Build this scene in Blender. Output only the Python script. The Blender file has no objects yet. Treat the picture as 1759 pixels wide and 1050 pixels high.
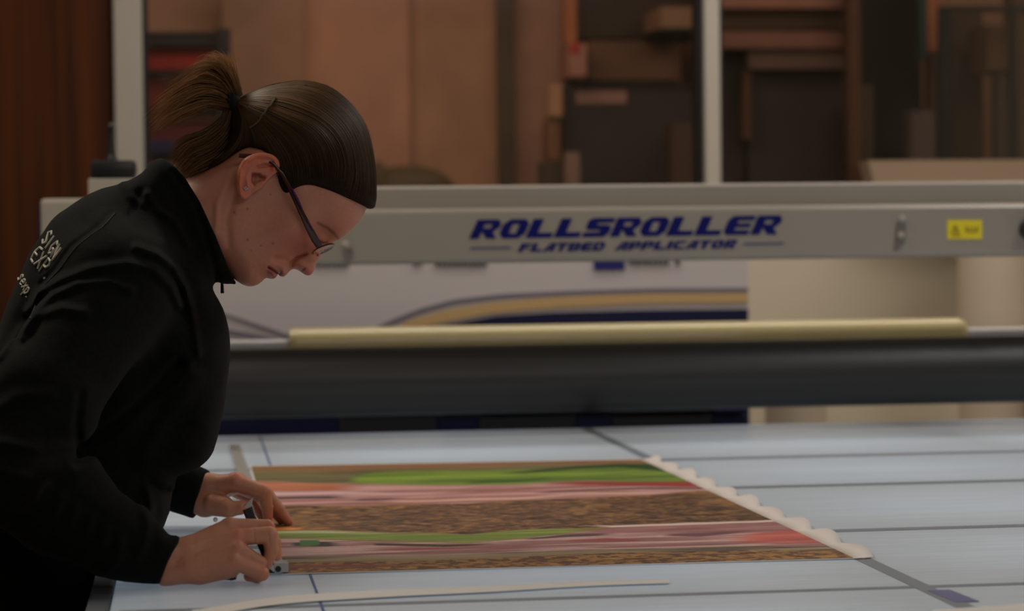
import bpy, math, random
import numpy as np
from mathutils import Matrix, Vector
from mathutils.bvhtree import BVHTree
random.seed(7); RNG = np.random.default_rng(7)
SC = bpy.context.scene; COL = SC.collection

# ------------------------------------------------------------------ camera
F = 4153.0; CAMZ = 1.26; TZ = 0.90; CX, CY = 879.5, 525.0
ydir = np.array([325-CX, -(416-CY), -F]); ydir /= np.linalg.norm(ydir)
hd = np.array([1, .0115, 0.]); hd /= np.linalg.norm(hd)
zc = np.cross(hd, ydir); zc /= np.linalg.norm(zc)
if zc[1] < 0: zc = -zc
xc = np.cross(ydir, zc)
RC = np.stack([xc, ydir, zc], axis=1)          # world -> camera
CAM = np.array([0, 0, CAMZ])
cd = bpy.data.cameras.new('camera'); cam = bpy.data.objects.new('camera', cd); COL.objects.link(cam)
R4 = Matrix(RC.T.tolist()).to_4x4(); R4.translation = Vector(CAM.tolist()); cam.matrix_world = R4
cd.sensor_width = 36; cd.lens = F/1759*36; cd.clip_start = .1; cd.clip_end = 60
cd.dof.use_dof = True; cd.dof.focus_distance = 2.78; cd.dof.aperture_fstop = 5.0
SC.camera = cam

def P(u, v, Y):
    """point seen at pixel u,v at depth Y"""
    d = RC.T @ np.array([u-CX, -(v-CY), -F]); return CAM + d*(Y/d[1])
def T(u, v, z=TZ):
    d = RC.T @ np.array([u-CX, -(v-CY), -F]); return CAM + d*((z-CAMZ)/d[2])
def project(W):
    c = (np.asarray(W)-CAM) @ RC.T; return CX - F*c[..., 0]/c[..., 2], CY + F*c[..., 1]/c[..., 2]
def PA(u, v, Y0, w=0):
    """vectorised P on plane Y0 plus a real offset w (metres) along Y"""
    u = np.asarray(u, float); v = np.asarray(v, float)
    d = np.stack([u-CX, -(v-CY), -F*np.ones_like(u)], -1) @ RC
    p = CAM + d*(Y0/d[..., 1])[..., None]; p[..., 1] += w; return p

# ------------------------------------------------------------------ light
SC.view_settings.view_transform = 'Standard'; SC.view_settings.look = 'None'
SC.view_settings.exposure = 0.0; SC.view_settings.gamma = 1; SC.view_settings.use_curve_mapping = False
wd = bpy.data.worlds.new('world'); SC.world = wd; wd.use_nodes = True
wd.node_tree.nodes['Background'].inputs[0].default_value = (.5, .6, .8, 1)
wd.node_tree.nodes['Background'].inputs[1].default_value = .02
def area(name, loc, target, sx, sy, power, col):
    l = bpy.data.lights.new(name, 'AREA'); l.shape = 'RECTANGLE'; l.size = sx; l.size_y = sy
    l.energy = power; l.color = col
    o = bpy.data.objects.new(name, l); COL.objects.link(o); o.location = loc
    o.rotation_euler = (Vector(target)-Vector(loc)).to_track_quat('-Z', 'Y').to_euler(); return o
area('ceiling_lamp_over_table', (2.2, 3.3, 2.72), (2.1, 3.3, 0), 1.6, .5, 15, (1, .96, .90))
area('ceiling_lamp_front', (1.2, .1, 2.79), (.8, 3.0, .9), 1.8, .5, 16, (1, .93, .86))
area('ceiling_lamp_left', (-.75, 3.6, 2.72), (.0, 3.0, 1.3), 1.0, .4, 19, (1, .90, .74))
area('ceiling_lamp_rear', (1.3, 4.9, 2.72), (1.3, 5.3, 0), 3.0, .3, 22, (1, .92, .84))
area('workshop_lamp', (.4, 7.0, 2.6), (.6, 8.2, 1.4), 1.6, .5, 7, (1, .78, .62))
area('workshop_lamp_right', (2.6, 6.9, 2.6), (2.4, 8.0, 1.2), .8, .4, 2.6, (1, .78, .62))

# ------------------------------------------------------------------ helpers
def rgb(r, g, b):
    f = lambda c: (c/255)/12.92 if c/255 <= .04045 else ((c/255+.055)/1.055)**2.4
    return (f(r), f(g), f(b), 1)
def mat(name, col, rough=.6, metal=0, spec=.5, sheen=0, noise=None, bump=None, attr=None, trans=0, sss=0, coat=0):
    m = bpy.data.materials.new(name); m.use_nodes = True; nt = m.node_tree; b = nt.nodes['Principled BSDF']
    b.inputs['Base Color'].default_value = col; b.inputs['Roughness'].default_value = rough
    b.inputs['Metallic'].default_value = metal; b.inputs['Specular IOR Level'].default_value = spec
    b.inputs['Sheen Weight'].default_value = sheen; b.inputs['Transmission Weight'].default_value = trans
    b.inputs['Coat Weight'].default_value = coat
    if sss: b.inputs['Subsurface Weight'].default_value = sss; b.inputs['Subsurface Radius'].default_value = (.012, .004, .002); b.inputs['Subsurface Scale'].default_value = 1
    tc = nt.nodes.new('ShaderNodeTexCoord')
    def nz(scale, det=4):
        mp = nt.nodes.new('ShaderNodeMapping'); n = nt.nodes.new('ShaderNodeTexNoise')
        nt.links.new(tc.outputs['Object'], mp.inputs[0]); nt.links.new(mp.outputs[0], n.inputs['Vector'])
        mp.inputs['Scale'].default_value = scale if isinstance(scale, tuple) else (scale,)*3
        n.inputs['Scale'].default_value = 1; n.inputs['Detail'].default_value = det; return n
    src = None
    if attr:
        a = nt.nodes.new('ShaderNodeAttribute'); a.attribute_name = attr; src = a.outputs['Color']
    if noise:
        sc, amt = noise[0], noise[1]; n = nz(sc)
        cr = nt.nodes.new('ShaderNodeMapRange'); cr.inputs[1].default_value = .3; cr.inputs[2].default_value = .7
        cr.inputs[3].default_value = 1-amt; cr.inputs[4].default_value = 1+amt
        nt.links.new(n.outputs['Fac'], cr.inputs[0])
        mx = nt.nodes.new('ShaderNodeMix'); mx.data_type = 'RGBA'; mx.blend_type = 'MULTIPLY'; mx.inputs[0].default_value = 1
        if src: nt.links.new(src, mx.inputs[6])
        else: mx.inputs[6].default_value = col
        nt.links.new(cr.outputs[0], mx.inputs[7]); src = mx.outputs[2]
    if src: nt.links.new(src, b.inputs['Base Color'])
    if bump:
        n = nz(bump[0], 3); bp = nt.nodes.new('ShaderNodeBump'); bp.inputs['Strength'].default_value = bump[1]
        bp.inputs['Distance'].default_value = bump[2]; nt.links.new(n.outputs['Fac'], bp.inputs['Height'])
        nt.links.new(bp.outputs[0], b.inputs['Normal'])
    return m

def mk(name, V, Fc, m=None, parent=None, smooth=False):
    me = bpy.data.meshes.new(name); V = np.asarray(V, dtype=np.float32)
    if isinstance(Fc, np.ndarray) and Fc.ndim == 2:
        n, k = Fc.shape; me.vertices.add(len(V)); me.vertices.foreach_set('co', V.ravel())
        me.loops.add(n*k); me.loops.foreach_set('vertex_index', Fc.astype(np.int32).ravel())
        me.polygons.add(n); me.polygons.foreach_set('loop_start', np.arange(0, n*k, k, dtype=np.int32))
        me.update(calc_edges=True)
    else:
        me.from_pydata(V.tolist(), [], [list(map(int, f)) for f in Fc]); me.update()
    me.validate()
    if smooth: me.polygons.foreach_set('use_smooth', [True]*len(me.polygons))
    if m: me.materials.append(m)
    o = bpy.data.objects.new(name, me); COL.objects.link(o)
    if parent: o.parent = parent; o.matrix_parent_inverse = parent.matrix_world.inverted()
    return o
def empty(name, loc=(0, 0, 0)):
    o = bpy.data.objects.new(name, None); COL.objects.link(o); o.location = [float(c) for c in loc]; o.empty_display_size = .05
    o.matrix_world = Matrix.Translation(o.location); return o
def tag(o, label, cat, group=None, kind=None):
    if label: o['label'] = label
    if cat: o['category'] = cat
    if group: o['group'] = group
    if kind: o['kind'] = kind
    return o
class MB:
    def __init__(s): s.V = []; s.F = []
    def add(s, V, Fc):
        n = len(s.V); s.V += [tuple(map(float, v)) for v in V]; s.F += [tuple(int(i)+n for i in f) for f in Fc]; return s
    def box(s, a, b, bev=0):
        x0, y0, z0 = np.minimum(a, b); x1, y1, z1 = np.maximum(a, b)
        if bev <= 0:
            V = [(x, y, z) for x in (x0, x1) for y in (y0, y1) for z in (z0, z1)]
            return s.add(V, [(0, 1, 3, 2), (4, 6, 7, 5), (0, 4, 5, 1), (2, 3, 7, 6), (0, 2, 6, 4), (1, 5, 7, 3)])
        import bmesh
        bm = bmesh.new(); bmesh.ops.create_cube(bm, size=1)
        for v in bm.verts: v.co = ((v.co.x+.5)*(x1-x0)+x0, (v.co.y+.5)*(y1-y0)+y0, (v.co.z+.5)*(z1-z0)+z0)
        bmesh.ops.bevel(bm, geom=list(bm.edges), offset=bev, segments=2, affect='EDGES', profile=.6)
        bm.verts.index_update(); V = [v.co[:] for v in bm.verts]; Fc = [[v.index for v in f.verts] for f in bm.faces]; bm.free()
        return s.add(V, Fc)
    def cyl(s, a, b, r, n=24, r2=None, cap=True):
        a = Vector(a); b = Vector(b); d = (b-a).normalized(); r2 = r if r2 is None else r2
        q = d.to_track_quat('Z', 'Y'); V = []
        for c, rr in ((a, r), (b, r2)):
            for i in range(n):
                t = 2*math.pi*i/n; V.append((c + q @ Vector((rr*math.cos(t), rr*math.sin(t), 0)))[:])
        Fc = [(i, (i+1) % n, n+(i+1) % n, n+i) for i in range(n)]
        if cap: Fc += [tuple(range(n-1, -1, -1)), tuple(range(n, 2*n))]
        return s.add(V, Fc)
    def tube(s, pts, rad, n=6, cap=True):
        pts = [Vector(tuple(map(float, p))) for p in pts]; k = len(pts); V = []; Fc = []
        nrm = None
        for i, p in enumerate(pts):
            d = (pts[min(i+1, k-1)]-pts[max(i-1, 0)]).normalized()
            if nrm is None: nrm = d.orthogonal().normalized()
            nrm = (nrm - d*nrm.dot(d)).normalized(); bi = d.cross(nrm)
            r = rad[i] if hasattr(rad, '__len__') else rad
            for j in range(n):
                t = 2*math.pi*j/n; V.append((p+nrm*r*math.cos(t)+bi*r*math.sin(t))[:])
        for i in range(k-1):
            for j in range(n): Fc.append((i*n+j, i*n+(j+1) % n, (i+1)*n+(j+1) % n, (i+1)*n+j))
        if cap: Fc += [tuple(range(n-1, -1, -1)), tuple((k-1)*n+j for j in range(n))]
        return s.add(V, Fc)
    def ball(s, c, r, n=12, m=8, sc=(1, 1, 1)):
        V = [(c[0], c[1], c[2]+r*sc[2])]
        for i in range(1, m):
            a = math.pi*i/m
            for j in range(n):
                t = 2*math.pi*j/n; V.append((c[0]+r*sc[0]*math.sin(a)*math.cos(t), c[1]+r*sc[1]*math.sin(a)*math.sin(t), c[2]+r*sc[2]*math.cos(a)))
        V.append((c[0], c[1], c[2]-r*sc[2])); Fc = []
        for j in range(n):
            Fc.append((0, 1+j, 1+(j+1) % n)); Fc.append((len(V)-1, 1+(m-2)*n+(j+1) % n, 1+(m-2)*n+j))
            for i in range(m-2): Fc.append((1+i*n+j, 1+(i+1)*n+j, 1+(i+1)*n+(j+1) % n, 1+i*n+(j+1) % n))
        return s.add(V, Fc)
    def prism_x(s, prof, x0, x1):          # prof: list of (y,z), counter-clockwise or not
        n = len(prof); V = [(x0, y, z) for y, z in prof]+[(x1, y, z) for y, z in prof]
        return s.add(V, [(i, (i+1) % n, n+(i+1) % n, n+i) for i in range(n)]+[tuple(range(n)), tuple(range(2*n-1, n-1, -1))])
    def slab(s, poly, thick):              # poly: 3D planar outline; thick: 3D vector
        n = len(poly); t = np.asarray(thick); V = [np.asarray(p) for p in poly]; V = V+[p+t for p in V]
        return s.add(V, [(i, (i+1) % n, n+(i+1) % n, n+i) for i in range(n)]+[tuple(range(n)), tuple(range(2*n-1, n-1, -1))])
    def build(s, name, m, parent=None, smooth=False):
        o = mk(name, s.V, s.F, m, parent, smooth)
        import bmesh
        bm = bmesh.new(); bm.from_mesh(o.data); bmesh.ops.recalc_face_normals(bm, faces=bm.faces); bm.to_mesh(o.data); bm.free()
        if smooth:
            try: o.data.set_sharp_from_angle(angle=math.radians(40))
            except Exception: pass
        return o

# ------------------------------------------------------------------ implicit modelling helpers (numpy)
def surface_nets(D):
    """naive surface nets; inside D<0; returns verts in grid units and quads"""
    s = D < 0; nx, ny, nz = D.shape
    c = [s[a:nx-1+a, b:ny-1+b, d:nz-1+d] for a in (0, 1) for b in (0, 1) for d in (0, 1)]
    anyv = c[0].copy(); allv = c[0].copy()
    for k in c[1:]: anyv |= k; allv &= k
    act = anyv & ~allv; ii, jj, kk = np.nonzero(act)
    idx = -np.ones(act.shape, np.int64); idx[ii, jj, kk] = np.arange(len(ii))
    co = [(a, b, d) for a in (0, 1) for b in (0, 1) for d in (0, 1)]
    val = [D[ii+a, jj+b, kk+d] for a, b, d in co]
    S = np.zeros((len(ii), 3)); N = np.zeros(len(ii))
    for e0 in range(8):
        for e1 in range(e0+1, 8):
            dv = np.abs(np.array(co[e0])-np.array(co[e1]))
            if dv.sum() != 1: continue
            v0, v1 = val[e0], val[e1]; cr = (v0 < 0) != (v1 < 0)
            t = np.where(cr, v0/np.where(cr, v0-v1, 1), 0)
            p = np.array(co[e0])[None]+t[:, None]*(np.array(co[e1])-np.array(co[e0]))[None]
            S += np.where(cr[:, None], p, 0); N += cr
    V = S/N[:, None]+np.stack([ii, jj, kk], 1)
    Q = []
    for ax in range(3):
        a = [slice(None)]*3; b = [slice(None)]*3; a[ax] = slice(0, -1); b[ax] = slice(1, None)
        s0, s1 = s[tuple(a)], s[tuple(b)]; ch = s0 != s1
        o = [x for x in range(3) if x != ax]
        sl = [slice(None)]*3
        for x in o: sl[x] = slice(1, -1)
        chm = np.zeros_like(ch); chm[tuple(sl)] = ch[tuple(sl)]
        e = np.stack(np.nonzero(chm), 1); inside = s0[tuple(e.T)]
        def cell(d0, d1):
            q = e.copy(); q[:, o[0]] += d0; q[:, o[1]] += d1; return idx[tuple(q.T)]
        q = np.stack([cell(-1, -1), cell(0, -1), cell(0, 0), cell(-1, 0)], 1)
        flip = ~inside if ax != 1 else inside
        q[flip] = q[flip][:, ::-1]; Q.append(q)
    return V, np.concatenate(Q)
def smin(a, b, k):
    h = np.clip(.5+.5*(b-a)/k, 0, 1); return b+(a-b)*h-k*h*(1-h)
def smax(a, b, k): return -smin(-a, -b, k)
def poly_dist(U, V, poly):
    """signed distance (positive inside) to a 2D polygon"""
    p = np.asarray(poly, float); q = np.roll(p, -1, 0); best = np.full(U.shape, 1e9); ins = np.zeros(U.shape, bool)
    for (x0, y0), (x1, y1) in zip(p, q):
        dx, dy = x1-x0, y1-y0; t = np.clip(((U-x0)*dx+(V-y0)*dy)/(dx*dx+dy*dy+1e-9), 0, 1)
        best = np.minimum(best, np.hypot(U-x0-t*dx, V-y0-t*dy))
        if dy != 0:
            ins ^= ((y0 > V) != (y1 > V)) & (U < dx*(V-y0)/dy+x0)
    return np.where(ins, best, -best)
def line_dist(U, V, pl):
    best = np.full(U.shape, 1e9)
    for (x0, y0), (x1, y1) in zip(pl[:-1], pl[1:]):
        dx, dy = x1-x0, y1-y0; t = np.clip(((U-x0)*dx+(V-y0)*dy)/(dx*dx+dy*dy+1e-9), 0, 1)
        best = np.minimum(best, np.hypot(U-x0-t*dx, V-y0-t*dy))
    return best
def shepard(U, V, pts, p=3.0, eps=60):
    num = np.zeros(U.shape); den = np.zeros(U.shape)
    for x, y, w in pts:
        k = 1/((U-x)**2+(V-y)**2+eps)**(p/2); num += k*w; den += k
    return num/den
def smooth_poly(p, n=3):
    p = np.asarray(p, float)
    for _ in range(n):
        q = np.roll(p, -1, 0); p = np.stack([.75*p+.25*q, .25*p+.75*q], 1).reshape(-1, 2)
    return p
def cone(U, V, W, a, b, ra, rb):
    """tapered capsule"""
    ax, ay, az = a; dx, dy, dz = b[0]-a[0], b[1]-a[1], b[2]-a[2]; L2 = dx*dx+dy*dy+dz*dz+1e-9
    t = np.clip(((U-ax)*dx+(V-ay)*dy+(W-az)*dz)/L2, 0, 1)
    return np.sqrt((U-ax-t*dx)**2+(V-ay-t*dy)**2+(W-az-t*dz)**2)-(ra+(rb-ra)*t)
def vnoise(x, y, seed=0):
    r = np.random.default_rng(seed).random((256, 256)); xi = np.floor(x).astype(int); yi = np.floor(y).astype(int)
    fx = x-xi; fy = y-yi; fx = fx*fx*(3-2*fx); fy = fy*fy*(3-2*fy); g = lambda a, b: r[a % 256, b % 256]
    return (g(xi, yi)*(1-fx)+g(xi+1, yi)*fx)*(1-fy)+(g(xi, yi+1)*(1-fx)+g(xi+1, yi+1)*fx)*fy
def fbm(x, y, seed=0, o=3):
    return sum(vnoise(x*2**i, y*2**i, seed+i)*.5**i for i in range(o))/sum(.5**i for i in range(o))
def set_color(o, C):
    a = o.data.color_attributes.new('col', 'FLOAT_COLOR', 'POINT'); C = np.concatenate([C, np.ones((len(C), 1))], 1)
    a.data.foreach_set('color', C.astype(np.float32).ravel())
def lin(c): return np.array(rgb(*c)[:3])

# ------------------------------------------------------------------ materials
M = dict(
 bed=mat('bed_film', rgb(196, 206, 218), .26, noise=((9, 90, 9), .05), bump=((600, 60, 60), .08, .0004)),
 seam=mat('bed_seam', rgb(118, 126, 138), .45), blue_line=mat('blue_ink', rgb(30, 70, 130), .5),
 purple=mat('purple_ink', rgb(92, 88, 140), .5),
 alu=mat('anodised_aluminium', rgb(160, 152, 142), .42, metal=.35, noise=((3, 3, 3), .03)),
 alu_light=mat('painted_housing', rgb(168, 160, 150), .5),
 steel=mat('steel', rgb(196, 196, 194), .35, metal=.6), rule=mat('brushed_rule', rgb(168, 164, 160), .4, metal=.3), black=mat('black_plastic', rgb(26, 26, 27), .35),
 rubber=mat('black_rubber', rgb(30, 29, 28), .45, spec=.6, noise=((2, 2, 2), .05)),
 lettering=mat('blue_lettering', rgb(2, 9, 96), .6, spec=.2), letter_grey=mat('grey_blue_line', rgb(70, 74, 120), .5),
 yellow=mat('yellow_sticker', rgb(226, 205, 30), .5), dark_ink=mat('dark_ink', rgb(120, 105, 20), .5),
 vinyl=mat('cream_film', rgb(246, 228, 166), .3, coat=.6), core=mat('white_core', rgb(240, 238, 236), .3, coat=.5),
 banner=mat('white_print', rgb(205, 196, 196), .5), orange_ink=mat('ochre_ink', rgb(208, 172, 120), .5),
 violet=mat('violet_grey_ink', rgb(126, 120, 134), .5), navy=mat('navy_ink', rgb(8, 14, 62), .5),
 navy_box=mat('navy_plastic', rgb(6, 12, 62), .5), dark_box=mat('charcoal_plastic', rgb(38, 38, 48), .5),
 wall=mat('beige_plaster', rgb(212, 198, 174), .8, noise=((1.5, 1.5, 1.5), .04), bump=((60, 60, 60), .05, .001)),
 floor=mat('grey_floor', rgb(95, 92, 88), .6, noise=((4, 4, 4), .15)), ceiling=mat('ceiling_white', rgb(190, 185, 178), .8),
 frame=mat('window_frame', rgb(186, 177, 164), .5), seal=mat('black_seal', rgb(14, 14, 14), .6),
 wood=mat('dark_wood_veneer', rgb(78, 38, 10), .6, spec=.2, noise=((24, 24, .8), .5)),
 paper_tan=mat('tan_paper', rgb(206, 188, 164), .6), tray=mat('tray_board', rgb(150, 126, 102), .6), card=mat('cardboard', rgb(178, 140, 105), .75),
 shop_wall=mat('workshop_wall', rgb(205, 160, 130), .8, noise=((1, 1, 1), .08)),
 strip=mat('offcut_film', rgb(226, 222, 218), .4), border=mat('print_border', rgb(236, 226, 222), .4),
 skin=mat('skin', rgb(200, 140, 115), .5, attr='col', noise=((240, 240, 240), .04), bump=((900, 900, 900), .12, .0006), sss=.12),
 fleece=mat('black_fleece', rgb(21, 22, 20), .95, spec=.06, sheen=.03, noise=((180, 180, 180), .25), bump=((650, 650, 650), .5, .0012)),
 trousers=mat('black_trousers', rgb(22, 20, 22), .85, spec=.1, noise=((80, 80, 80), .1)),
 shoe=mat('shoe_leather', rgb(20, 18, 18), .5),
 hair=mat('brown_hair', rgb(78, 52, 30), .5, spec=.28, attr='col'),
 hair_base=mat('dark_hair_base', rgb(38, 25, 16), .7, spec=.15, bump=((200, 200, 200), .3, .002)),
 tie=mat('hair_tie', rgb(10, 10, 11), .8), clip=mat('hair_grip', rgb(100, 95, 75), .3, metal=.7),
 thread=mat('white_thread', rgb(205, 200, 190), .8),
 specs=mat('tortoiseshell', rgb(64, 30, 20), .2), purple_specs=mat('purple_acetate', rgb(82, 24, 92), .3),
 knife=mat('knife_grip', rgb(52, 52, 58), .4, metal=.3),
 cabinet=mat('table_side', rgb(70, 74, 82), .6),
)
def glass_mat(name, tint, gloss=.06):
    m = bpy.data.materials.new(name); m.use_nodes = True; nt = m.node_tree; nt.nodes.clear()
    o = nt.nodes.new('ShaderNodeOutputMaterial'); mx = nt.nodes.new('ShaderNodeMixShader')
    t = nt.nodes.new('ShaderNodeBsdfTransparent'); g = nt.nodes.new('ShaderNodeBsdfGlossy'); t.inputs[0].default_value = tint
    g.inputs['Roughness'].default_value = .05; mx.inputs[0].default_value = gloss
    nt.links.new(t.outputs[0], mx.inputs[1]); nt.links.new(g.outputs[0], mx.inputs[2]); nt.links.new(mx.outputs[0], o.inputs[0]); return m
M['glass'] = glass_mat('window_glass', (.93, .92, .9, 1)); M['lens'] = glass_mat('lens_glass', (.95, .82, .68, 1), .12)
_cm = {}
def cmat(r, g, b):
    k = (r, g, b)
    if k not in _cm: _cm[k] = mat('workshop_paint', rgb(r, g, b), .7, noise=((5, 5, 5), .15))
    return _cm[k]

# ------------------------------------------------------------------ the room
XL, XR, YN, YB, YE, ZC = -2.3, 3.6, -1.6, 6.0, 8.6, 2.85
def S(o): o['kind'] = 'structure'; return o
S(MB().box((XL-.1, YN-.1, -.1), (XR+.1, YE+.1, 0)).build('floor', M['floor']))
S(MB().box((XL-.1, YN-.1, ZC), (XR+.1, YE+.1, ZC+.1)).build('ceiling', M['ceiling']))
S(MB().box((XL-.1, YN-.1, 0), (XL, YE+.1, ZC)).build('wall_left', M['wall']))
S(MB().box((XR, YN-.1, 0), (XR+.1, YE+.1, ZC)).build('wall_right', M['wall']))
S(MB().box((XL, YN-.1, 0), (XR, YN, ZC)).build('wall_front', M['wall']))
S(MB().box((XL, YE, 0), (XR, YE+.1, ZC)).build('wall_far', M['shop_wall']))
xd = P(197, 200, YB)[0]; zs = P(1000, 334, YB)[2]
b = MB(); b.box((xd, YB, 0), (XR, YB+.12, zs)); b.box((xd, YB, 2.5), (XR, YB+.12, ZC)); b.box((XL, YB, 2.5), (xd, YB+.12, ZC))
b.box((XL, YB, 0), (xd-.95, YB+.12, 2.5))
S(b.build('wall_back', M['wall']))
door = S(MB().box((xd-.95, YB+.02, 0), (xd-.002, YB+.07, 2.5)).build('door_1', M['wood']))
for k in range(3):
    x0 = xd-.94+k*.312; MB().box((x0, YB-.004, .02), (x0+.308, YB+.019, 2.48), .003).build('door_panel', M['wood'], door)
win = S(MB().box((xd, YB-.02, zs-.03), (XR, YB+.14, zs+.004), .004).build('window_1', M['frame']))
def xcol(u, Y=YB): return P(u, 160, Y)[0]
b = MB(); b.box((xcol(197), YB-.03, zs), (xcol(246), YB+.1, 2.5), .004); b.build('window_frame', M['frame'], win)
MB().box((xcol(246)+.0005, YB-.01, zs), (xcol(255), YB+.06, 2.5)).build('window_seal', M['seal'], win)
MB().box((xcol(1207), YB-.03, zs), (xcol(1233), YB+.08, 2.5), .003).build('window_mullion', M['frame'], win)
MB().box((xcol(1198), YB-.005, zs), (xcol(1207)-.0005, YB+.06, 2.5)).build('window_seal', M['seal'], win)
MB().box((xcol(1233)+.0005, YB-.005, zs), (xcol(1241), YB+.06, 2.5)).build('window_seal', M['seal'], win)
MB().box((xcol(255), YB+.03, zs), (xcol(1198), YB+.036, 2.5)).build('window_pane', M['glass'], win)
MB().box((xcol(1241), YB+.03, zs), (XR, YB+.036, 2.5)).build('window_pane', M['glass'], win)

# ------------------------------------------------------------------ workshop seen through the window
def pbox(u0, v0, u1, v1, Y, dep, name, m, label=None, cat=None, parent=None, bev=.003, floor=False, group=None):
    a = P(u0, v1, Y); b_ = P(u1, v0, Y); z0 = 0 if floor else a[2]
    z1 = min(b_[2], ZC-.02)
    o = MB().box((a[0], Y, z0), (b_[0], Y+dep, z1), bev).build(name, m, parent)
    if label: tag(o, label, cat, group)
    return o
W_ = [
 (395, -60, 520, 900, 8.3, .03, 'plywood_sheet', (168, 128, 100), 'dull tan board leaning just right of the red crates beyond the glass', 'board'),
 (525, -80, 700, 900, 8.40, .03, 'plywood_sheet', (208, 152, 122), 'salmon board panel behind the window, above the bent head', 'board'),
 (704, -80, 864, 900, 8.46, .03, 'plywood_sheet', (200, 150, 118), 'salmon board panel just left of the thin dark upright', 'board'),
 (865, -80, 881, 900, 8.33, .05, 'upright_post', (96, 80, 62), 'thin dark upright between two salmon panels behind the glass', 'post'),
 (884, -80, 968, 900, 8.40, .03, 'plywood_sheet', (196, 146, 122), 'narrow salmon panel between dark upright and the shelving', 'board'),
 (970, -60, 990, 75, 7.9, .05, 'timber_batten', (176, 104, 62), 'orange timber batten at the left edge of the dark cupboard top', 'timber'),
 (992, -70, 1200, 66, 8.0, .35, 'wall_cupboard', (62, 44, 32), 'dark brown cupboard at the top, left of the middle mullion', 'cupboard'),
 (1136, 12, 1196, 48, 7.65, .3, 'cardboard_box', (150, 112, 84), 'small tan box in front of the dark brown cupboard', 'box'),
 (1012, 70, 1168, 138, 7.9, .3, 'cardboard_box', (112, 76, 54), 'wide brown box on top of the dark cabinet', 'box'),
 (977, 74, 1008, 132, 7.8, .2, 'cardboard_box', (172, 118, 98), 'small pinkish box with red corner beside the wide brown box', 'box'),
 (978, 142, 1198, 900, 7.9, .4, 'storage_cabinet', (54, 44, 42), 'tall dark cabinet with a pale label left of the middle mullion', 'cabinet'),
 (944, 145, 966, 200, 7.8, .1, 'wood_offcut', (186, 140, 104), 'pale upright wood offcut at left side of the dark cabinet', 'wood'),
 (940, 204, 962, 276, 7.82, .1, 'wood_offcut', (126, 84, 56), 'brown upright wood offcut below the pale offcut', 'wood'),
 (978, 262, 996, 900, 7.6, .04, 'timber_batten', (150, 116, 104), 'short pinkish batten standing before the dark cabinet', 'timber'),
 (1160, 212, 1199, 900, 7.7, .1, 'timber_batten', (84, 60, 46), 'brown plank upright before the cabinet, touching the mullion line', 'timber'),
 (938, 278, 974, 900, 7.7, .1, 'timber_batten', (76, 60, 48), 'dark short post at the foot of the wood offcuts', 'timber'),
 (1230, -40, 1462, 14, 7.8, .4, 'stacked_board', (168, 116, 98), 'topmost pinkish board of the stack right of the mullion', 'board'),
 (1236, 18, 1464, 50, 7.85, .4, 'stacked_board', (78, 56, 36), 'dark brown board second from top of the stack right of the mullion', 'board'),
 (1238, 54, 1466, 83, 7.8, .4, 'stacked_board', (150, 100, 84), 'thick reddish board in the middle of the stack right of the mullion', 'board'),
 (1286, 86, 1462, 119, 7.83, .35, 'stacked_board', (116, 88, 74), 'grey-brown lowest board of the stack right of the mullion', 'board'),
 (1292, 121, 1461, 900, 7.9, .3, 'storage_cabinet', (58, 48, 47), 'tall dark cabinet under the stacked boards in right pane', 'cabinet'),
 (1230, 92, 1276, 900, 7.95, .3, 'storage_cabinet', (52, 42, 40), 'narrow dark cabinet immediately right of the middle mullion', 'cabinet'),
 (1277, 122, 1291, 240, 7.85, .05, 'timber_batten', (90, 58, 40), 'thin brown batten between the narrow and the tall dark cabinet', 'timber'),
 (1464, -60, 1478, 900, 7.7, .06, 'upright_post', (100, 66, 46), 'slim brown wooden post right of the stacked boards', 'post'),
 (1481, -60, 1582, 900, 8.0, .3, 'tall_cupboard', (34, 26, 26), 'nearly black tall cupboard right of the slim brown post', 'cupboard'),
 (1480, 146, 1500, 900, 7.75, .06, 'wood_offcut', (84, 70, 56), 'greyish offcut at the lower left of the black cupboard', 'wood'),
 (1580, -60, 1592, 102, 7.8, .05, 'plastic_strip', (38, 58, 60), 'dark teal strip beside the orange post', 'strip'),
 (1594, -60, 1614, 88, 7.8, .06, 'upright_post', (164, 100, 66), 'orange wooden post right of the teal strip', 'post'),
 (1570, 190, 1606, 900, 7.6, .08, 'foam_block', (98, 82, 78), 'grey-brown block standing low beside the black metal frame', 'block'),
 (1600, 90, 1620, 900, 7.9, .05, 'timber_batten', (78, 50, 34), 'dark brown batten directly left of the black metal frame', 'timber'),
 (1638, 22, 1688, 900, 8.0, .1, 'plywood_sheet', (72, 50, 34), 'dark brown sheet standing inside the black metal frame', 'board'),
 (1697, 42, 1742, 122, 7.7, .2, 'cardboard_box', (108, 76, 42), 'ochre-brown box hanging inside the black metal frame', 'box'),
 (1718, 128, 1740, 900, 7.72, .06, 'cardboard_tube', (84, 70, 62), 'grey-brown upright tube under the ochre-brown box', 'tube'),
 (1744, -40, 1790, 900, 8.1, .1, 'plywood_sheet', (116, 84, 62), 'lighter brown sheet at the far right edge of the picture', 'board'),
]
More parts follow.
